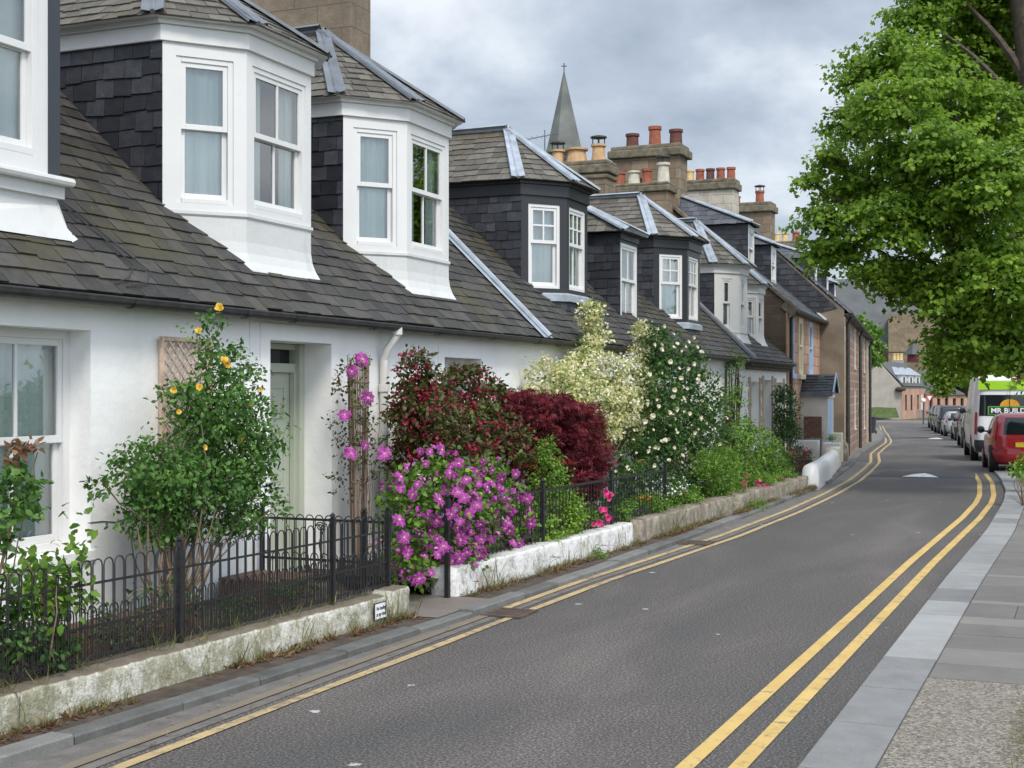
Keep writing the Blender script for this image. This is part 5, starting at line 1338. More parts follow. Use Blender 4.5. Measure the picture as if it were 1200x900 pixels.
    # handle, tow, exhaust
    b = MB(); b.box(-.10, .10, lev(belt-.07)[0]-.018, lev(belt-.07)[0]+.02, belt-.09, belt-.05); b.build('handle', dk, body)
    root.location = tail; root.rotation_euler = (0, 0, R(head_deg))
    return root, body, lev, pt, patch
GC = 'vehicles parked nose to tail on the right'
def tailpos(u, d, Wd, head):
    """rear left corner seen at pixel column u, depth d"""
    p = atd(u, 460, d); h = R(head); right = Vector((math.cos(h), math.sin(h), 0)); q = p+right*Wd/2
    return (q.x, q.y, zt(q.y)+.004)
yel = simple('plate_yellow', (.72, .50, .03), .5, .05, 5, 0)
red_m = carpaint('red_paint', (.34, .014, .02))
HD = 7.5
vehicle('red_car', 'dark red hatchback nearest the viewer, its right half outside the picture', 'car', GC, tailpos(1161.5, 33.9, 1.66, HD), HD, red_m, 3.65, 1.66, 1.47, plate=(yel, 'V20'))
root, body, lev, pt, patch = vehicle('white_van', 'white panel van with a green and black advertising rear behind the red car', 'van', GC, tailpos(1140.5, 39.6, 2.0, HD), HD, carpaint('van_white', (.72, .74, .76), .35), 5.3, 2.0, 2.5, style='van', belt=1.2)
# livery, laid on the van's own rear in its own frame
def vbox(nm, x0, x1, z0, z1, mat, y=.0, th=.006):
    b = MB(); yb = lev((z0+z1)/2)[0]-.014-y
    b.box(x0, x1, yb-th, yb+.02, z0, z1); o = b.build(nm, mat, None, origin=(0, 0, 0)); o.parent = body; return o, yb-th
limeg = simple('banner_green', (.33, .62, .02), .45, .05, 5, 0)
inkg = simple('banner_dark', (.02, .035, .02), .45, .05, 5, 0)
wb = simple('banner_edge', (.10, .40, .03), .45, .05, 5, 0)
ob, yb = vbox('top_band', -.86, .86, 2.08, 2.33, limeg, .03)
Mt = Matrix(((1, 0, 0, 0), (0, 0, -1, yb-.002), (0, 1, 0, 2.205), (0, 0, 0, 1)))
tx = text_mesh('lettering', '- - - - -', .10, Mt, inkg, None, .0005, .001); tx.parent = ob
o2, yb = vbox('banner', -.60, .95, 1.345, 1.60, wb, .01)
o3, yb = vbox('banner_face', -.565, .95, 1.37, 1.575, inkg, .018)
Mt = Matrix(((1, 0, 0, -.52), (0, 0, -1, yb-.002), (0, 1, 0, 1.47), (0, 0, 0, 1)))
tx = text_mesh('lettering', 'MR BUILD I', .20, Mt, MT['signwhite'], None, .0008, .004, 'LEFT', sx=1.08); tx.parent = body
b = MB(); vv = [(0+.27*math.cos(a), lev(1.7)[0]-.045, 1.605+.20*math.sin(a)) for a in [math.pi*k/14 for k in range(15)]]; b.prism(vv, (0, .03, 0)); o = b.build('emblem', simple('emblem_orange', (.62, .30, .02), .5, .3, 12, 0), None, origin=(0, 0, 0)); o.parent = body
b = MB(); b.box(.05, .34, lev(2.4)[0]-.03, lev(2.4)[0]+.1, 2.36, 2.42); o = b.build('high_brake_lamp', simple('lamp_red2', (.3, .02, .02), .3, .1, 5, 0), None, origin=(0, 0, 0)); o.parent = body
blackp = carpaint('black_car', (.015, .016, .018)); silver = carpaint('silver_car', (.32, .33, .33), .3); maroon = carpaint('maroon_car', (.07, .02, .025)); greyp = carpaint('grey_car', (.09, .085, .075)); brownp = carpaint('bronze_car', (.10, .055, .035))
vehicle('parked_car', 'dark grey tall car immediately behind the white van', 'car', GC, tailpos(1127.5, 54, 1.8, HD), HD, greyp, 4.2, 1.8, 1.68, style='suv', belt=1.0)
vehicle('parked_car', 'maroon hatchback between the grey tall car and the silver car', 'car', GC, tailpos(1119.5, 68, 1.7, 8.5), 8.5, maroon, 4.0, 1.7, 1.48)
vehicle('parked_car', 'silver hatchback in the middle of the line of parked cars', 'car', GC, tailpos(1107, 80, 1.75, 9), 9, silver, 4.1, 1.75, 1.45)
vehicle('parked_car', 'black tall car ahead of the silver hatchback', 'car', GC, tailpos(1099, 90, 1.9, 9), 9, blackp, 4.6, 1.9, 1.85, style='suv', belt=1.1)
vehicle('parked_car', 'bronze tall car second from the far end of the line', 'car', GC, tailpos(1095, 98, 1.85, 9), 9, brownp, 4.6, 1.85, 1.8, style='suv', belt=1.1)
vehicle('parked_car', 'dark car at the far end of the parked line', 'car', GC, tailpos(1091, 106, 1.85, 9), 9, maroon, 4.5, 1.85, 1.8, style='suv', belt=1.1)

# ------------------------------------------------------------------ foliage
def leafmesh(name, C, D, Nn, S, asp, mat, parent, rnd, fold=.25, kind='leaf', origin=None):
    """C base points, D pointing direction, Nn leaf normal, S length"""
    n = len(C); D = D/np.linalg.norm(D, axis=1, keepdims=True)
    X = np.cross(D, Nn); X /= (np.linalg.norm(X, axis=1, keepdims=True)+1e-9); Nn = np.cross(X, D)
    S = S[:, None]
    if kind == 'leaf':     # 6 points: base, two lower sides, two upper sides, tip
        w = S*asp/2
        P = [C, C+D*S*.32+X*w+Nn*S*fold*.3, C+D*S*.32-X*w+Nn*S*fold*.3, C+D*S*.72+X*w*.7+Nn*S*fold*.12, C+D*S*.72-X*w*.7+Nn*S*fold*.12, C+D*S-Nn*S*fold*.35]
        f = [(0, 1, 2), (1, 3, 4, 2), (3, 5, 4)]
    elif kind == 'palm':   # deeply cut leaf: five narrow blades
        P = []; f = []
        for k, a in enumerate((-1.25, -.65, 0, .65, 1.25)):
            dd = D*math.cos(a)+X*math.sin(a); xx = X*math.cos(a)-D*math.sin(a); l = S*(1-.22*abs(a))
            P += [C, C+dd*l*.5+xx*S*.085, C+dd*l-Nn*S*.15, C+dd*l*.5-xx*S*.085]; f.append((4*k, 4*k+1, 4*k+2, 4*k+3))
    elif kind == 'lobed':  # broad five pointed leaf
        P = [C]; ang = [-1.5, -1.1, -.75, -.4, 0, .4, .75, 1.1, 1.5]; rad = [.45, .75, .5, .95, 1.0, .95, .5, .75, .45]
        rad = [.42, .72, .55, .86, 1.0, .86, .55, .72, .42]
        for a, r in zip(ang, rad): P.append(C+(D*math.cos(a)+X*math.sin(a))*S*r-Nn*S*(r*r*.18))
        f = [tuple([0]+list(range(1, 6))), (0, 5, 6, 7, 8, 9)]
    k = len(P); V = np.stack(P, 1).reshape(-1, 3)
    F = []
    for tpl in f:
        F.append((np.arange(n)[:, None]*k+np.array(tpl)[None, :]).tolist())
    F = [q for sub in F for q in sub]
    return finish(name, V, F, mat, parent, np.repeat(rnd, k), False, None, 0, origin)
def sample_blobs(blobs, nclump, fill=.45, up=.25, flat=.8):
    """blobs: (centre xyz, rx, ry, rz); gives clump centres and outward directions"""
    W = np.array([b[1]*b[3]+b[2]*b[3]+b[1]*b[2] for b in blobs]); W = W/W.sum()
    idx = rng.choice(len(blobs), nclump, p=W)
    v = rng.normal(size=(nclump, 3)); v /= np.linalg.norm(v, axis=1, keepdims=True)
    r = fill+(1.06-fill)*rng.random(nclump)**.6
    r *= 1+.10*np.sin(v[:, 0]*5+idx)+.08*np.sin(v[:, 2]*7+idx*2)
    Cb = np.array([list(b[0]) for b in blobs])[idx]; Rb = np.array([[b[1], b[2], b[3]] for b in blobs])[idx]
    return Cb+v*r[:, None]*Rb, v, idx
def foliage(name, blobs, nclump, per, spread, size, asp, mat, parent, kind='leaf', fill=.45, upw=.7, wall=6.93, front=None, droop=.25, rbias=0.0, flat=.6, origin=None, zmin=None):
    Cc, V, idx = sample_blobs(blobs, nclump, fill)
    tint = rng.random(nclump)
    C = np.repeat(Cc, per, 0)+rng.normal(size=(nclump*per, 3))*np.array([spread, spread, spread*flat])
    Vv = np.repeat(V, per, 0); n = len(C)
    D = Vv*.7+rng.normal(size=(n, 3))*.75; D[:, 2] -= droop
    Nn = Vv*.45+rng.normal(size=(n, 3))*.38; Nn[:, 2] += upw
    S = size*(.6+.8*rng.random(n))
    rn = np.clip(.5*np.repeat(tint, per)+.5*rng.random(n)+rbias, 0, 1)
    keep = np.ones(n, bool)
    if wall is not None: keep &= C[:, 0] > -wall+.02
    if front is not None: keep &= C[:, 0] < -front
    if zmin is not None: keep &= C[:, 2] > zmin
    return leafmesh(name, C[keep], D[keep], Nn[keep], S[keep], asp, mat, parent, rn[keep], kind=kind, origin=origin), Cc, V
def PB(L, lst, dep=.8, dmax=.5):
    """pixel measured lumps (u, v, ru, rv[, dL]) standing at lateral distance L"""
    out_ = []
    for b in lst:
        u, v, ru, rv = b[:4]; Lb = L+(b[4] if len(b) > 4 else 0)
        c = at(u, v, Lb); t = (u-600)/1600; d = Lb/(CP*(TP-t)); k = d/1600
        ry = ru*k*.95; rz = rv*k; rx = min(dmax, max(ru, rv)*k*dep)
        out_.append(((c.x, c.y, c.z), rx, ry, rz))
    return out_
def stems(parent, base, tips, r0, mat, n=4, bend=.15, name='stems'):
    mb = MB(); base = Vector(base)
    for tp_ in tips:
        tp_ = Vector(tp_); b = base+Vector((random.uniform(-.05, .05), random.uniform(-.08, .08), 0)); pts = []; k = 7
        off = Vector((random.uniform(-bend, bend), random.uniform(-bend, bend), random.uniform(0, bend)))
        for i in range(k+1):
            f = i/k; pts.append(b.lerp(tp_, f)+off*math.sin(math.pi*f)+Vector((random.uniform(-.01, .01), random.uniform(-.01, .01), 0)))
        mb.tube(pts, [r0*(1-.8*i/k) for i in range(k+1)], n)
    return mb.build(name, mat, parent)
def plant(name, label, cat, L, lumps, mat, nclump, per, spread, size, asp, base=None, nst=10, r0=.010, group=None, stem='stem', **kw):
    B = PB(L, lumps)
    if base is None: c = B[0][0]; base = (c[0], c[1], .2)
    root = empty(name, base, label, cat, group)
    fo, Cc, V = foliage('foliage', B, nclump, per, spread, size, asp, LM[mat], root, zmin=kw.pop('zmin', .12), **kw)
    pick = [tuple(Cc[i]) for i in rng.choice(len(Cc), min(nst, len(Cc)), replace=False)]
    if nst: stems(root, base, pick, r0, MT[stem])
    return root, B, Cc, V

# flower prototypes: petals in local space, +Z out
def rose_mesh(name, mat, petals=30, r=1.0):
    vs = []; fs = []; rn = []
    for i in range(petals):
        f = i/petals; a = i*2.4; rr = r*(.35+.6*f); lift = (.35-.35*f)*r; w = .34*r*(.5+f*.7); tilt = -.15+.75*f
        d = Vector((math.cos(a), math.sin(a), 0)); t = Vector((-d.y, d.x, 0)); b0 = d*rr*.25+Vector((0, 0, lift*.3))
        up = (d*math.sin(tilt)+Vector((0, 0, math.cos(tilt))))
        P = [b0-t*w*.4, b0+t*w*.4, b0+up*rr*.75+t*w, b0+up*rr*.75-t*w, b0+up*rr+d*r*.12]
        k = len(vs); vs += [tuple(p) for p in P]; fs += [[k, k+1, k+2, k+3], [k+3, k+2, k+4]]; rn += [min(1, max(0, random.gauss(.3+.5*f, .15)))]*5
    me = bpy.data.meshes.new(name); me.from_pydata(vs, [], fs); a = me.attributes.new('rnd', 'FLOAT', 'POINT'); a.data.foreach_set('value', rn); me.materials.append(mat); return me
def star_mesh(name, mat, mat2, n=8):
    vs = []; fs = []; rn = []; mi = []
    for i in range(n):
        a = 2*math.pi*i/n+random.uniform(-.12, .12); d = Vector((math.cos(a), math.sin(a), random.uniform(-.1, .15))); t = Vector((-math.sin(a), math.cos(a), 0)); l = random.uniform(.9, 1.05); z = Vector((0, 0, 1))
        for sgn in (-1, 1):   # petal halves with the pale bar down the middle
            P = [d*.06, d*.35*l+t*.25*sgn+z*.05, d*.68*l+t*.29*sgn+z*.03, d*l-z*.10, d*.6*l+t*.035*sgn+z*.08]
            k = len(vs); vs += [tuple(p) for p in P]; fs += [[k, k+1, k+2, k+3, k+4]]; rn += [.05+.6*random.random()]*5; mi.append(0)
        P = [d*.06+t*.02, d*.06-t*.02, d*.6*l-t*.035+z*.082, d*.95*l-z*.07, d*.6*l+t*.035+z*.082]
        k = len(vs); vs += [tuple(p) for p in P]; fs += [[k, k+1, k+2, k+3, k+4]]; rn += [.86]*5; mi.append(0)
    for i in range(14):
        a = random.uniform(0, 6.3); d = Vector((math.cos(a), math.sin(a), 0)); t = Vector((-d.y, d.x, 0))
        P = [t*.015, -t*.015, d*.17-t*.02+Vector((0, 0, .2)), d*.17+t*.02+Vector((0, 0, .2))]; k = len(vs); vs += [tuple(p) for p in P]; fs.append([k, k+1, k+2, k+3]); rn += [random.random()]*4; mi.append(1)
    me = bpy.data.meshes.new(name); me.from_pydata(vs, [], fs); a = me.attributes.new('rnd', 'FLOAT', 'POINT'); a.data.foreach_set('value', rn)
    me.materials.append(mat); me.materials.append(mat2); me.polygons.foreach_set('material_index', mi); return me
def put_flowers(parent, meshes, pts, dirs, size, name='flower', jit=.35):
    off = wpos(parent)
    for i, (p, d) in enumerate(zip(pts, dirs)):
        o = bpy.data.objects.new(name, meshes[i % len(meshes)]); col.objects.link(o); o.parent = parent
        o.location = Vector(p)-off
        dd = Vector(d)+Vector((random.uniform(-jit, jit), random.uniform(-jit, jit), random.uniform(-jit, jit)))
        q = dd.to_track_quat('Z', 'Y'); o.rotation_euler = (q @ Matrix.Rotation(random.uniform(0, 6.3), 3, 'Z').to_quaternion()).to_euler()
        sc_ = size*random.uniform(.6, 1.25); o.scale = (sc_, sc_, sc_)
STAR = [star_mesh('clematis_flower', LM['magenta'], LM['stamen'], k) for k in (8, 7, 8)]
YR = [rose_mesh('yellow_rose', LM['yellowp']) for k in range(2)]
CR = [rose_mesh('cream_rose', LM['creamp']) for k in range(3)]
PE = [rose_mesh('peony', LM['pinkp'], 34) for k in range(2)]
def surf_pts(B, n, front=True):
    """points on the side of the lumps that faces the road and the viewer"""
    pts, dirs = [], []
    while len(pts) < n:
        b = random.choices(B, weights=[q[2]*q[3] for q in B])[0]
        v = Vector((random.gauss(0, 1), random.gauss(0, 1), random.gauss(0, 1))).normalized()
        if v.x*.75-v.y*.55+v.z*.3 < .15: continue
        pts.append(Vector(b[0])+Vector((v.x*b[1], v.y*b[2], v.z*b[3]))*1.03); dirs.append(Vector((v.x+.5, v.y-.5, v.z+.15)))
    return pts, dirs
vdir = lambda: Vector((.65, -.65, .2))

# 1 the yellow rose
root, B, Cc, V = plant('rose_bush', 'tall rose bush with yellow flowers against the wall between window and green door', 'rose bush', 6.45,
    [(230,575,68,52),(195,555,58,38),(275,530,52,45),(245,480,55,42),(285,590,42,38),(180,600,40,35),(212,468,20,18),(272,432,34,26),(300,500,20,40),(247,405,8,16),(150,545,20,22),(240,385,10,16),(246,372,8,8)],
    'rose', 860, 15, .06, .046, .55, base=(-6.45, at(200,735,6.45).y, .2), nst=26, r0=.013, upw=.5)
f_ = [(258,362),(233,389),(262,424),(267,427),(204,457),(234,455),(305,457),(209,483),(282,512),(281,518),(239,525),(294,474)]
pp = [at(u, v, 6.25) for u, v in f_]; put_flowers(root, YR, pp, [vdir() for _ in pp], .040)
tr_ = [at(u, v, 6.45) for u, v in ((190,740),(200,680),(195,600))]
mb = MB()
for k in range(7):
    o_ = Vector((random.uniform(-.08, .08), random.uniform(-.12, .12), 0)); mb.tube([tr_[0]+o_, tr_[1]+o_*.7+Vector((.02*k-.05, 0, 0)), tr_[2]+o_*1.4], [.022, .018, .012], 6)
mb.build('trunk', MT['stem'], root)
mb = MB(); mb.tube([at(178,625,6.4), at(160,602,6.35), at(140,590,6.3), at(126,572,6.3), at(118,562,6.3)], .006, 5)
mb.tube([at(253,395,6.5), at(260,372,6.45), at(259,363,6.4)], .004, 5)
for k in range(10):
    a = at(200+random.uniform(-30, 25), 735, 6.4); b_ = at(160+k*13, 610+random.uniform(-20, 30), 6.4); mb.tube([a, a.lerp(b_, .5)+Vector((.05, random.uniform(-.12, .12), 0)), b_], [.012, .009, .005], 5)
mb.build('shoots', MT['stem'], root)
foliage('leaf_spray', PB(6.3, [(118,572,16,10),(108,570,8,6),(128,560,10,6)]), 12, 6, .02, .055, .5, LM['rose'], root)
# trellis behind it
Tl = empty('trellis', (-6.97, at(215,460,6.97).y, 1.1), 'small wooden diamond lattice trellis fixed to the white wall above the yellow rose', 'trellis')
a_ = at(187,394,6.96); b_ = at(247,400,6.96); ya, yb_ = a_.y, b_.y; zt_, zb2 = a_.z, 1.15
mb = MB(); X_ = -6.965
mb.box(X_, X_+.03, ya, ya+.035, zb2, zt_); mb.box(X_, X_+.03, yb_-.035, yb_, zb2, zt_); mb.box(X_, X_+.03, ya+.036, yb_-.036, zt_-.035, zt_); mb.box(X_, X_+.03, ya+.036, yb_-.036, zb2, zb2+.035)
mb.build('frame', MT['wood'], Tl, bevel=.003)
mb = MB(); k = -20
def seg(c, sgn, x, parent_mb):
    pts = []
    for z in (zb2+.02, zt_-.02):
        pts.append((ya+c+sgn*(z-zb2), z))
    (y1_, z1_), (y2_, z2_) = pts
    lo, hi = ya+.02, yb_-.02
    def cl(yv): return z1_+(yv-y1_)/(y2_-y1_)*(z2_-z1_)
    P = []
    for (yy, zz) in pts: P.append([yy, zz])
    for p_ in P:
        if p_[0] < lo: p_[1] = cl(lo); p_[0] = lo
        if p_[0] > hi: p_[1] = cl(hi); p_[0] = hi
    if abs(P[0][0]-P[1][0]) > .02: parent_mb.bar((x, P[0][0], P[0][1]), (x, P[1][0], P[1][1]), .018, .007, up=Vector((1, 0, 0)))
for c in np.arange(-1.6, 1.2, .105): seg(c, 1, X_+.012, mb); seg(c+1.2, -1, X_+.021, mb)
mb.build('lattice', MT['wood'], Tl)
# 2 rose by the window
root, B, Cc, V = plant('rose_bush', 'small dark rose bush with bronze shoots in front of the left window', 'rose bush', 5.98, [(16,590,24,30),(38,580,12,18),(2,560,14,22),(-6,610,22,30),(24,545,12,12),(5,640,16,14),(10,700,14,26)], 'rose', 85, 8, .03, .052, .68, base=(-5.98, at(0,760,5.98).y, .2), nst=9, r0=.012, upw=.35)
foliage('young_leaves', PB(5.98, [(26,528,16,8),(40,522,8,6),(14,534,8,6)]), 18, 5, .02, .05, .6, LM['straw'], root)
mb = MB(); mb.tube([at(-6,690,5.98), at(8,640,5.98), at(18,590,5.98), at(22,545,5.98), at(24,525,5.98)], [.01,.009,.007,.005,.003], 5); mb.tube([at(18,590,5.98), at(36,560,5.95), at(44,530,5.95)], .004, 5); mb.build('cane', MT['stem'], root)
# 3 fresh green shrub behind the railing
root, B, Cc, V = plant('leafy_shrub', 'fresh green broad leaved shrub behind the hooped railing at the left', 'shrub', 5.92, [(60,670,40,34),(88,635,22,18),(76,615,10,14),(40,650,20,16),(38,700,42,36),(75,712,34,30),(104,640,12,12),(64,690,46,40)], 'shrub', 90, 7, .05, .062, .62, base=(-5.92, at(55,790,5.92).y, .2), nst=16, r0=.009, upw=.3, fill=.2)
plant('low_shrub', 'dark leafy undergrowth low behind the railing at the left picture edge', 'shrub', 5.95, [(20,745,55,32),(-20,740,40,40),(60,765,40,18)], 'dark', 120, 11, .05, .05, .5, nst=8, upw=.4)
plant('low_shrub', 'thin dark twiggy undergrowth below the yellow rose, behind the railing', 'shrub', 6.2, [(140,735,50,30),(200,700,45,24),(110,750,35,20)], 'dark', 90, 9, .05, .045, .5, nst=26, r0=.008)
plant('ground_plant', 'low green plants behind the railing near the path', 'plant', 6.1, [(290,706,20,14),(340,690,40,11),(265,714,14,10)], 'dark', 120, 12, .03, .035, .35, nst=0, kind='leaf', fill=.1)
mb = MB(); mb.box(-6.4, -6.2, at(60,770,6.3).y, at(60,770,6.3).y+1.5, .2, .42); mb.box(-6.36, -6.24, at(60,770,6.3).y+.04, at(60,770,6.3).y+1.46, .36, .43); o = mb.build('planter_box', MT['brownwood'], None, bevel=.01); tag(o, 'long brown planter box behind the railing at the left', 'planter')
mb = MB(); mb.box(-6.9, -6.3, 9.9, 10.5, .2, .40); o = mb.build('planter_box', MT['brownwood'], None, bevel=.01); tag(o, 'brown timber edging box beside the path railing', 'planter')
# 6 wicker cone with a clematis
a_ = at(420, 420, 6.72); zb2 = .2; cw = empty('wicker_cone', (a_.x, a_.y, .2), 'brown wicker plant screen leaning on the wall beside the white downpipe', 'plant support')
mb = MB()
for k in range(38):
    f = k/38*2*math.pi; rt_, rb_ = .165, .09
    tx_, ty_ = a_.x+.08*math.cos(f), a_.y+rt_*math.sin(f); bx_, by_ = a_.x+.05*math.cos(f), a_.y-.0+rb_*math.sin(f)
    mb.tube([(bx_, by_, .2), ((bx_+tx_)/2+random.uniform(-.006, .006), (by_+ty_)/2+random.uniform(-.006, .006), 1.15), (tx_, ty_, 2.28+random.uniform(-.06, .10))], .0050, 4, rnd=random.random())
mb.build('rods', MT['wicker'], cw)
mb = MB()
for z in (.7, 1.1, 1.5, 1.85, 2.1):
    f_z = (z-.2)/2.1; r1 = .092+(.168-.09)*f_z; mb.tube([(a_.x+(.055+.03*f_z)*math.cos(t), a_.y+r1*math.sin(t), z+.01*math.sin(3*t)) for t in [k*.5236 for k in range(13)]], .009, 5)
mb.build('bands', MT['wicker'], cw)
root, B, Cc, V = plant('clematis', 'thin clematis with six purple flowers on the wicker screen', 'clematis', 6.60, [(410,440,10,26),(425,425,10,8),(412,500,8,40),(405,560,6,30),(432,520,5,40)], 'weigela', 130, 8, .035, .035, .6, base=(a_.x+.1, a_.y, .2), nst=8, r0=.005)
pp = [at(u, v, 6.52) for u, v in ((424,421),(413,435),(431,466),(404,486),(411,531),(428,522))]; put_flowers(root, STAR, pp, [vdir() for _ in pp], .070)
# 7 weigela
root, B, Cc, V = plant('flowering_shrub', 'tall dark shrub covered in small crimson flowers beside the white downpipe', 'shrub', 6.35,
    [(488,438,16,30),(484,480,22,34),(505,500,45,40),(545,500,45,36),(492,540,30,42),(530,548,60,36),(545,440,22,12),(575,455,16,9),(590,525,42,32),(620,530,24,22),(580,505,30,22),(560,470,24,16),(600,560,40,26),(520,455,14,10)],
    'weigela', 1450, 14, .055, .060, .5, base=(-6.4, at(500,690,6.4).y, .2), nst=30, r0=.012, upw=.45)
foliage('blossom', B, 520, 9, .05, .030, .9, LM['redflower'], root, fill=.8, upw=.1)['kind'] if False else None
fo, _, _ = foliage('blossom', B, 640, 9, .04, .036, .9, LM['redflower'], root, fill=.85, upw=.1); fo['kind'] = 'stuff'
# 8 big clematis spilling over the railing
root, B, Cc, V = plant('clematis', 'big clematis covered in magenta pink striped flowers at the garden gap', 'clematis', 5.85,
    [(535,600,72,48),(480,585,34,36),(590,590,34,34),(520,650,52,38),(475,640,28,44),(560,560,44,24),(575,630,40,22),(600,610,28,26),(520,560,40,26),(505,680,30,18)],
    'shrub', 560, 13, .055, .055, .62, base=(-5.85, at(500,705,5.85).y, .1), nst=16, r0=.008, upw=.35, rbias=-.12)
f_ = [(492,530),(509,522),(519,526),(477,547),(468,561),(488,568),(470,571),(483,578),(504,531),(532,558),(535,575),(545,563),(560,567),(571,570),(560,582),(543,585),(556,580),(578,588),(592,590),(600,598),(604,555),(607,581),(617,584),(565,611),(586,561),(568,543),(578,549),(541,612),(550,600),(553,625),(576,631),(600,635),(608,637),(622,614),(560,640),(565,648),(548,647),(541,632),(511,631),(512,652),(497,652),(469,608),(471,630),(452,530),(587,655),(580,672),(505,672),(492,678),(520,640),(530,600),(585,600),(596,612),(500,545),(515,585),(540,655),(555,660),(570,590),(590,575),(476,650),(598,622)]
pp = [at(u+random.uniform(-2, 2), v+random.uniform(-2, 2), 5.46+.0011*abs(u-535)) for u, v in f_]; put_flowers(root, STAR, pp, [vdir() for _ in pp], .066, jit=.7)
pp, dd = surf_pts(B, 30); put_flowers(root, STAR, pp, dd, .062, jit=.9)
pp, dd = surf_pts(B[:1]+B[2:4]+B[5:9], 48); put_flowers(root, STAR, pp, dd, .064, jit=.8)
fo, _, _ = foliage('faded_blossom', B, 150, 8, .045, .05, .55, LM['magenta'], root, fill=.9, upw=.0); fo['kind'] = 'stuff'
# 9 green shrub
plant('leafy_shrub', 'bright green feathery shrub between the clematis and the red maple', 'shrub', 5.95, [(640,560,34,34),(650,590,40,36),(625,600,28,32),(665,610,24,22),(640,530,20,18),(628,625,30,18),(660,632,26,12)], 'shrub', 420, 14, .05, .042, .5, base=None, nst=14, upw=.5)
plant('leafy_shrub', 'yellow green shrub on top of the white wall under the red maple', 'shrub', 5.62, [(665,600,26,22),(690,612,14,12),(640,622,24,14),(652,628,20,12)], 'shrub', 200, 12, .04, .042, .6, nst=6, rbias=.2)
# 10 red maple
root, B, Cc, V = plant('japanese_maple', 'dark red Japanese maple with finely cut drooping leaves', 'maple', 6.30,
    [(640,476,50,13),(604,464,26,8),(590,474,14,5),(598,482,22,6),(590,460,10,4),(668,492,44,18),(650,510,50,18),(690,515,24,24),(625,500,34,18),(675,540,34,24),(640,532,38,18),(700,540,18,16),(600,490,14,10),(665,560,36,22),(690,565,24,18)],
    'acer', 900, 12, .06, .080, .5, base=(-6.3, at(665,600,6.3).y, .2), nst=22, r0=.014, kind='palm', upw=.9, droop=.5, stem='bark', flat=.2, fill=.3)
# 11 variegated climber
root, B, Cc, V = plant('climbing_shrub', 'cream and green variegated climber reaching up to the black dormer', 'climber', 6.62,
    [(692,368,9,16),(698,392,11,18),(690,410,14,14),(680,430,26,18),(665,450,26,24),(640,450,9,36),(650,480,18,30),(690,465,36,30),(715,440,26,22),(720,475,32,32),(742,462,20,34),(748,425,16,18),(760,400,14,14),(752,388,10,10),(700,505,30,20),(735,505,20,24),(672,470,30,26)],
    'cream', 1300, 14, .05, .055, .6, base=(-6.7, at(690,600,6.7).y, .2), nst=24, r0=.010, upw=.4, rbias=.18)
fo, _, _ = foliage('cream_blossom', B, 480, 9, .035, .034, .9, LM['creamp'], root, fill=.85, upw=.2); fo['kind'] = 'stuff'
foliage('inner_leaves', B, 340, 12, .06, .05, .5, LM['shrub'], root, fill=.2)
fo, _, _ = foliage('blossom', PB(6.5, [(710,430,22,12),(728,440,14,12),(735,425,12,8)]), 45, 9, .04, .035, .9, LM['whitef'], root); fo['kind'] = 'stuff'
# 12 cream rambling rose
root, B, Cc, V = plant('rose_bush', 'large dark green rose covered in cream white flowers in front of the black dormered cottage', 'rose bush', 6.3,
    [(775,412,26,26),(770,395,16,14),(800,430,32,32),(770,450,34,34),(815,470,34,36),(790,490,46,40),(825,510,26,36),(770,520,40,38),(800,545,44,32),(838,520,10,26),(760,490,26,40),(745,540,24,30),(780,570,46,24),(735,565,26,24)],
    'dark', 1300, 13, .07, .068, .5, base=(-6.35, at(790,600,6.35).y, .2), nst=26, r0=.013, upw=.45)
f_ = [(770,385),(777,382),(766,404),(793,404),(798,411),(803,407),(789,408),(785,424),(812,426),(822,413),(805,432),(819,441),(826,439),(818,446),(797,443),(789,466),(790,457),(752,467),(757,473),(798,469),(769,468),(771,477),(765,487),(792,479),(801,482),(807,485),(763,490),(755,494),(790,491),(765,504),(793,507),(784,484),(813,507),(837,503),(776,519),(779,517),(823,519),(767,524),(758,528),(800,468),(812,395),(775,437),(774,410),(806,401),(822,470),(831,478),(742,505),(784,540),(766,545),(745,530),(799,535),(815,540),(760,440),(805,455),(820,490),(790,525)]
pp = [at(u, v, 5.85+.10*random.random()) for u, v in f_]; put_flowers(root, CR, pp, [vdir() for _ in pp], .046, jit=.5)
pp, dd = surf_pts(B, 60); put_flowers(root, CR, pp, dd, .042)
# 13 low planting along the wall tops
plant('ground_plant', 'low green bedding plants above the brown stone wall, with trailing yellow leaves', 'plant', 5.58, [(760,590,30,13),(800,580,34,12),(840,575,24,12),(725,598,22,12),(745,604,16,10),(780,592,24,9)], 'shrub', 420, 13, .045, .038, .5, nst=0, fill=.1)
root, B, Cc, V = plant('ground_plant', 'grey green leafy plants with small white and orange flowers below the cream rose', 'plant', 5.85, [(750,560,26,20),(780,575,40,16),(815,570,26,16)], 'dark', 260, 12, .05, .042, .5, nst=0)
fo, _, _ = foliage('blossom', PB(5.6, [(780,568,50,10),(838,568,14,10),(765,575,30,6)]), 40, 5, .03, .030, .9, LM['whitef'], root, fill=.7); fo['kind'] = 'stuff'
fo, _, _ = foliage('blossom', PB(5.55, [(748,540,4,4),(799,578,6,4),(756,585,14,4)]), 9, 5, .02, .032, .9, LM['orange'], root); fo['kind'] = 'stuff'
root, B, Cc, V = plant('peony', 'bright pink peonies with big round blooms leaning over the white wall end', 'peony', 5.62, [(705,598,14,12),(720,590,16,16)], 'dark', 60, 9, .04, .055, .4, nst=8, r0=.006)
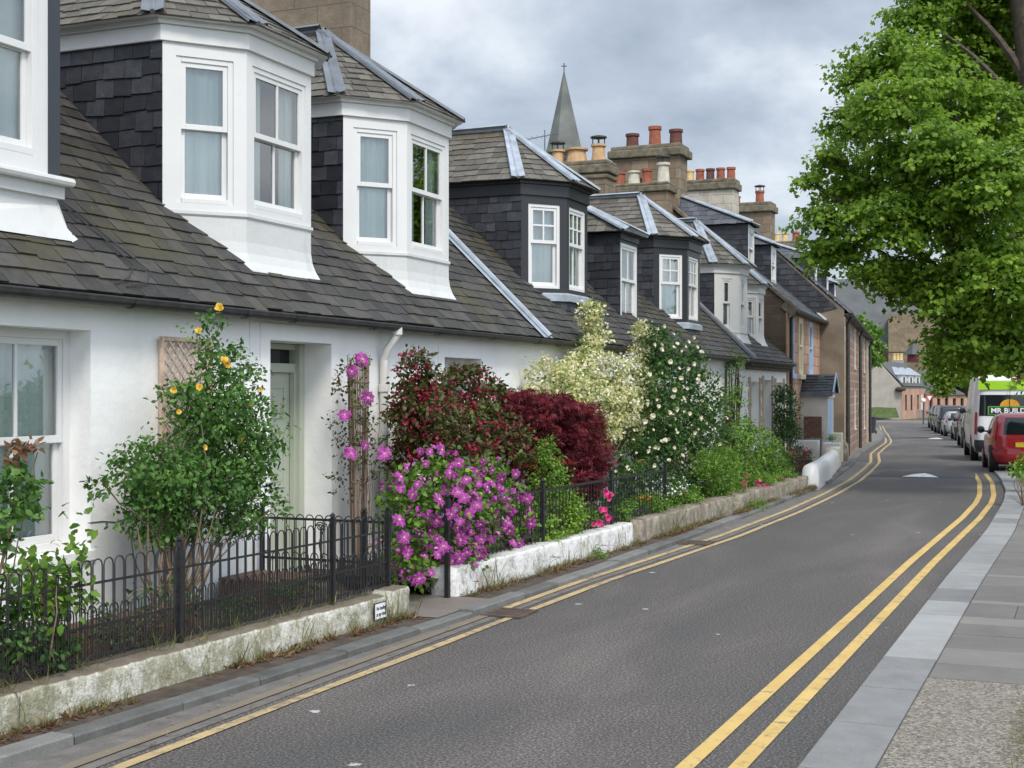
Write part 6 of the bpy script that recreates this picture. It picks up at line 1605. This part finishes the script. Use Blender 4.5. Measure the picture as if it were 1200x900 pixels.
pp = [at(u, v, 5.42) for u, v in ((701,613),(708,598),(711,611),(709,581),(713,584),(703,598),(695,615)) ]; put_flowers(root, PE, pp+[p+Vector((.02, random.uniform(-.08, .08), random.uniform(-.05, .05))) for p in pp[:5]], [vdir() for _ in pp]+[vdir()]*5, .048)
# 14 further shrubs
plant('leafy_shrub', 'rounded green shrub before the low white cottage with stone edged openings', 'shrub', 6.1, [(885,525,34,24),(900,545,30,20),(862,520,22,20),(855,555,34,22),(880,555,36,16),(872,500,12,12),(912,540,16,14)], 'shrub', 560, 14, .08, .06, .55, nst=14)
plant('leafy_shrub', 'lush green fern like plants at the gap between the brown stone walls', 'fern', 5.5, [(840,560,26,22),(860,575,20,16),(868,590,12,12),(830,545,20,18),(848,540,18,20)], 'shrub', 420, 14, .06, .05, .35, nst=0)
plant('leafy_shrub', 'purple brown leaved shrub behind the fern like plants', 'shrub', 6.2, [(852,540,16,22),(845,520,12,14)], 'weigela', 120, 12, .07, .05, .5, nst=8)
root, B, Cc, V = plant('ground_plant', 'low plants with pink and white flowers behind the farther brown stone wall', 'plant', 5.5, [(890,562,24,8),(920,556,18,8),(905,560,20,7)], 'shrub', 200, 12, .04, .04, .5, nst=0)
fo, _, _ = foliage('blossom', PB(5.4, [(911,562,8,4),(874,563,6,4),(890,568,12,3)]), 22, 5, .03, .05, .9, LM['pinkp'], root); fo['kind'] = 'stuff'
plant('wall_climber', 'thin green climber on a brown trunk against the white cottage wall', 'climber', 6.85, [(858,430,12,14),(862,420,16,8),(856,455,8,20),(850,480,8,30)], 'shrub', 160, 12, .06, .05, .5, base=(-6.85, at(857,520,6.85).y, .2), nst=10, r0=.05, stem='bark', wall=6.99)
plant('wall_climber', 'narrow dark green climber between the low white cottage and the sandstone house', 'climber', 6.75, [(916,478,9,24),(915,500,14,16),(925,505,14,12),(914,462,6,10)], 'dark', 260, 12, .09, .07, .5, base=(-6.75, at(917,520,6.75).y, .2), nst=8, r0=.02)
# tub with flowers
tbp = at(935, 548, 5.95); tb = empty('flower_tub', (tbp.x, tbp.y, .05), 'dark brown half barrel tub planted with pink flowers beside the rounded white wall', 'plant tub')
mb = MB(); mb.lathe([(.20, 0), (.27, .25), (.31, .48), (.28, .48), (.26, .42)], (tbp.x, tbp.y, .05), 18); mb.build('tub', MT['brownwood'], tb)
mb = MB(); mb.lathe([(.245, .10), (.255, .10), (.26, .14), (.25, .14)], (tbp.x, tbp.y, .05), 18); mb.lathe([(.305, .40), (.318, .40), (.32, .44), (.31, .44)], (tbp.x, tbp.y, .05), 18); mb.build('hoop', MT['gutter'], tb)
pb_ = [((tbp.x, tbp.y, .62), .32, .34, .16)]
foliage('foliage', pb_, 60, 14, .04, .05, .5, LM['dark'], tb, wall=None)
fo, _, _ = foliage('blossom', [((tbp.x, tbp.y-.2, .65), .22, .22, .1), ((tbp.x+.12, tbp.y+.25, .62), .15, .15, .08)], 16, 6, .03, .05, .9, LM['pinkp'], tb, wall=None, fill=.8); fo['kind'] = 'stuff'
# clipped planting on the cross walls
hp = [((-6.5-.28*k, 37.9, .80), .22, .35, .12) for k in range(8)]
o, _, _ = foliage('clipped_planting', hp, 260, 12, .05, .05, .5, LM['shrub'], None, wall=None, fill=.1); tag(o, 'strip of clipped green planting between the white and the cream cross walls', 'hedge')
# plant by the red car
root, B, Cc, V = plant('sapling_shoots', 'yellow green leafy shoots in front of the red car at the right picture edge', 'shrub', 1.0, [(1197,544,7,9),(1205,552,9,9),(1190,556,5,4)], 'shrub', 50, 10, .06, .07, .55, nst=10, wall=None, rbias=.2, zmin=.03, base=(-.95, at(1200,560,.95).y, .05))

# ------------------------------------------------------------------ weeds along the wall foot
def tufts(name, pts, per, h, mat, label=None, wid=.04, lean=.5):
    n = len(pts)*per; C = np.repeat(np.array(pts, dtype=float), per, 0); C[:, :2] += rng.normal(size=(n, 2))*.025
    D = rng.normal(size=(n, 3))*np.array([lean, lean, .1]); D[:, 2] = 1; Nn = rng.normal(size=(n, 3))
    return leafmesh(name, C, D, Nn, h*(.3+1.1*rng.random(n)**1.5), wid, mat, None, rng.random(n))
pts = []
for s in np.arange(2.5, 33, .035):
    if 10.75 < s < 11.5: continue
    dens = .45+.5*math.sin(s*2.3)*math.sin(s*.9+1)
    if random.random() < dens*1.1:
        L = interp(WF, s)-random.uniform(-.0, .11); pts.append((-L, s, .05))
o = tufts('verge_grass', pts, 30, .085, LM['grassy'], lean=.8); tag(o, 'thin grass and weeds along the foot of the low walls', 'weeds', kind='stuff')
tl = [p for p in pts if random.random() < .10 and math.sin(p[1]*3.1) > .1]
o = tufts('tall_grass', tl, 9, .24, LM['grassy'], lean=.35, wid=.03); tag(o, 'taller seeding grass stalks standing against the low walls', 'weeds', kind='stuff')
pts2 = [p for p in pts if random.random() < .35]
o = tufts('dry_weeds', pts2, 16, .06, LM['straw'], lean=1.0, wid=.3); tag(o, 'dry reddish weeds along the foot of the low walls', 'weeds', kind='stuff')
C = np.array([(p[0]+random.uniform(0, .05), p[1], .055) for p in pts for _ in range(14)]) + rng.normal(size=(len(pts)*14, 3))*np.array([.03, .04, .004])
n = len(C); o = leafmesh('leaf_litter', C, rng.normal(size=(n, 3))*np.array([1, 1, .3]), rng.normal(size=(n, 3))*.3+np.array([0, 0, 1]), .02+.025*rng.random(n), .6, LM['straw'], None, rng.random(n)*.6); tag(o, 'brown leaf litter between wall and kerb', 'litter', kind='stuff')
for (u, v, ru, rv, lb) in ((650,682,24,10,'green weed clump on the kerb under the white wall'),(700,656,12,12,'leafy weed standing before the white wall'),(556,706,14,5,'small weed clump at the white wall end by the garden gap'),(885,592,14,6,'small weed clump at the kerb below the farther brown stone wall')):
    Lw = interp(WF, at(u, v, 5.3).y)-.10
    plant('weed', lb, 'weed', Lw, [(u, v, ru, rv), (u+ru*.4, v-rv*.4, ru*.5, rv)], 'shrub', 60, 10, .035, .035, .4, nst=4, r0=.003, wall=None, zmin=.03)
for (u, v, hgt) in ((10,640,.25),(12,776,.3),(100,762,.25),(560,670,.25),(590,660,.3),(634,640,.35)):
    p = at(u, v, 5.6)
o = tufts('wall_top_grass', [(-(interp(WF, s)+random.uniform(.02, .28)), s, .27) for s in list(rng.uniform(3, 10.4, 60))+[4.2]*6+[6.1]*6+[8.4]*5], 9, .13, LM['grassy'], lean=.8); tag(o, 'grass and moss growing on top of the nearest low wall', 'weeds', kind='stuff')
# moss and grass in the aggregate at the lower right
pts = [(-.42+random.gauss(0, .16)+.25, 8.3+random.gauss(0, .45), .05) for _ in range(420)]
pts = [p for p in pts if -.45 < p[0] < .8]
o = tufts('pavement_grass', pts, 8, .05, LM['grassy'], lean=1.0); tag(o, 'thin grass patch in the pebbled pavement at the lower right', 'grass', kind='stuff')
# moss line along the right kerb
pts = [(-(interp(KR, s)+.005), s, .004) for s in rng.uniform(6, 34, 600) if math.sin(s*1.7)+math.sin(s*.6) > -.2]
o = tufts('kerb_moss', pts, 4, .025, LM['shrub'], lean=1.2); tag(o, 'green moss in the joint of the right kerb', 'moss', kind='stuff')
# petals and litter on the road edge
C = np.array([(-(interp(KL, s)-random.uniform(.02, .5)), s, .016) for s in rng.uniform(5, 16, 90)]); n = len(C)
o = leafmesh('fallen_petals', C, rng.normal(size=(n, 3))*np.array([1, 1, .05]), rng.normal(size=(n, 3))*.15+np.array([0, 0, 1]), .012+.02*rng.random(n), .7, LM['straw'], None, rng.random(n)); tag(o, 'fallen petals and bits in the left gutter', 'litter', kind='stuff')

# ------------------------------------------------------------------ the big tree on the right
def limb(mb, a, b, r0, r1, bend=.3, n=7, k=8):
    a = Vector(a); b = Vector(b); off = Vector((random.uniform(-1, 1), random.uniform(-1, 1), random.uniform(0, 1)))*bend
    pts = [a.lerp(b, i/k)+off*math.sin(math.pi*i/k) for i in range(k+1)]; mb.tube(pts, [r0+(r1-r0)*i/k for i in range(k+1)], n); return pts
def treeblobs(lst):
    out_ = []
    for u, v, d, r in lst:
        p = atd(u, v, d); k = d/1600; out_.append(((p.x, p.y, p.z), r*k, r*k, r*k*.72))
    return out_
def big_tree():
    dT = 28.5; base = atd(1262, 460, dT); base = Vector((base.x, base.y, .03))
    root = empty('lime_tree', base, 'huge leafy green tree overhanging the street on the right', 'tree', 'street trees on the right')
    T_ = [base, atd(1252, 470, dT), atd(1238, 250, dT), atd(1211, 65, dT), atd(1196, -30, dT), atd(1190, -200, dT)]
    mb = MB(); pts = []; rad = []
    for i in range(len(T_)-1):
        for k in range(6): f = k/6; pts.append(Vector(T_[i]).lerp(Vector(T_[i+1]), f)+Vector((.02*math.sin(i*6+k), .02*math.cos(i*5+k), 0))); rad.append(.46-.035*i*1.2-.035*f+(.12*(1-f) if i == 0 else 0))
    mb.tube(pts, rad, 20); tr = mb.build('trunk', MT['bark'], root, smooth=True)
    B = treeblobs([(985,295,27,32),(965,255,27,26),(1000,225,27.5,36),(975,185,27,24),(1000,145,28,34),(1010,85,28,28),(1040,60,28,36),(1075,20,28.5,36),(1105,-20,28.5,46),(1045,120,26,46),(1090,90,27,50),(1050,190,26.5,48),(1040,260,26,46),(1020,320,26.5,26),(1060,330,27,40),(1100,170,25.5,56),(1095,250,26,56),(1130,60,30,56),(1150,130,28,60),(1160,210,25,60),(1150,300,26,60),(1110,340,26,46),(1165,380,26,50),(1120,395,26,34),(1190,330,25,55),(1108,420,27.5,16),(1145,418,27,26),(1180,415,26,26),(1200,60,32,50),(1165,20,31,52),(1152,5,29.5,44),(1176,45,30.5,38),(1150,-40,29,50),(1185,100,31,46),(1180,-60,30,60),(1250,-40,30,70),(1270,120,30,80),(1290,260,30,80),(1240,340,28,60),(1220,250,27,50),(1215,415,26,32),(1330,180,31,80),(1150,-130,29,60),(1240,-150,29,70),(955,298,27,14),(950,212,27,10),(1190,440,25.5,8)])
    lb = MB(); fk = [3, 3, 4, 2, 2, 3, 2, 4]
    for i, b in enumerate(B):
        c = Vector(b[0]); t_ = min(max((c.z-2.0)/12, .12), .85); j = int(t_*(len(pts)-1)); s_ = pts[max(6, j-4)]
        limb(lb, s_, c, .10+.06*random.random(), .015, .5, 6)
        for k in range(4):
            v = Vector((random.gauss(0, 1), random.gauss(0, 1), random.gauss(0, .6))).normalized(); limb(lb, c.lerp(s_, .2*random.random()), c+Vector((v.x*b[1], v.y*b[2], v.z*b[3]))*.95, .02, .004, .12, 4, 4)
    lb.build('limbs', MT['bark'], root)
    # leaves in flat drooping sprays
    Cc, V, idx = sample_blobs(B, 4600, .30)
    # keep the picture's glimpse of trunk free: fewer sprays right in front of it
    p0_, p1_ = Vector(T_[4]), Vector(T_[3])
    keep = []
    for i, c in enumerate(Cc):
        c_ = Vector(c); tt = max(0, min(1, (c_-p0_).dot(p1_-p0_)/(p1_-p0_).length_squared)); q = p0_.lerp(p1_, tt)
        w = (c_-Vector((0, 0, 2))); rel = c_.lerp(Vector((0, 0, 2)), 0)
        # nearer than the trunk and close to the same sight line
        dn = c_.y*CP-c_.x*SP; dq = q.y*CP-q.x*SP
        pc = Vector((c_.x, c_.y, c_.z-2))/dn; pq = Vector((q.x, q.y, q.z-2))/dq
        keep.append(not (dn < dq+.3 and (pc-pq).length < .011))
    keep = np.array(keep); Cc = Cc[keep]; V = V[keep]; m = len(Cc); per = 34
    tint = rng.random(m)
    dirs = V*np.array([1, 1, .5])+rng.normal(size=(m, 3))*.4; dirs[:, 2] -= .35; dirs /= np.linalg.norm(dirs, axis=1, keepdims=True)
    side = np.cross(dirs, np.array([0, 0, 1.0])); side /= np.linalg.norm(side, axis=1, keepdims=True)
    tt = rng.random((m, per)); sg_ = rng.normal(size=(m, per))*.13
    C = Cc[:, None, :]+dirs[:, None, :]*(tt[..., None]-.5)*.62+side[:, None, :]*sg_[..., None]+rng.normal(size=(m, per, 3))*np.array([.03, .03, .035])
    C = C.reshape(-1, 3); n = len(C)
    D = np.repeat(dirs, per, 0)*.6+np.repeat(side, per, 0)*np.sign(sg_.reshape(-1, 1))*.7+rng.normal(size=(n, 3))*.35; D[:, 2] -= .35
    Nn = rng.normal(size=(n, 3))*.42+np.repeat(V, per, 0)*.5; Nn[:, 2] += .65
    rn = np.clip(.45*np.repeat(tint, per)+.5*rng.random(n), 0, 1)
    leafmesh('foliage', C, D, Nn, .050+.055*rng.random(n), 1, LM['lime'], root, rn, kind='lobed')
    return root
lime = big_tree()
# smaller trees far behind the houses
def far_tree(name, label, u, v0, d, lst, nclump, zb, mat='lime', size=.28, spread=.35):
    base = atd(u, 460, d); base = Vector((base.x, base.y, zb)); root = empty(name, base, label, 'tree', 'trees far down the street')
    B = treeblobs(lst); mb = MB(); top = Vector(B[0][0]); mb.tube([base, base.lerp(top, .5), top], [.13, .1, .05], 8)
    for b in B: limb(mb, base.lerp(top, .6), b[0], .08, .02, .3, 5, 4)
    mb.build('trunk', MT['bark'], root)
    foliage('foliage', B, nclump, 14, spread, size, .8, LM[mat], root, wall=None, zmin=None)
far_tree('garden_tree', 'green tree rising behind the tall brown house', 1012, 400, 105, [(1010,398,105,12),(1003,378,105,9),(1019,390,106,9),(1022,406,106,8),(1000,392,105,8),(1015,418,105,10),(1026,422,106,6)], 330, -.8, 'shrub', .28, .28)
far_tree('garden_tree', 'pale green tree above the parked cars', 1162, 420, 72, [(1112,425,72,20),(1100,440,72,12),(1130,440,72,16),(1120,405,72,18),(1145,435,73,16),(1105,455,72,8),(1165,445,73,18),(1190,450,73,18)], 620, -.4, 'lime', .20, .22)
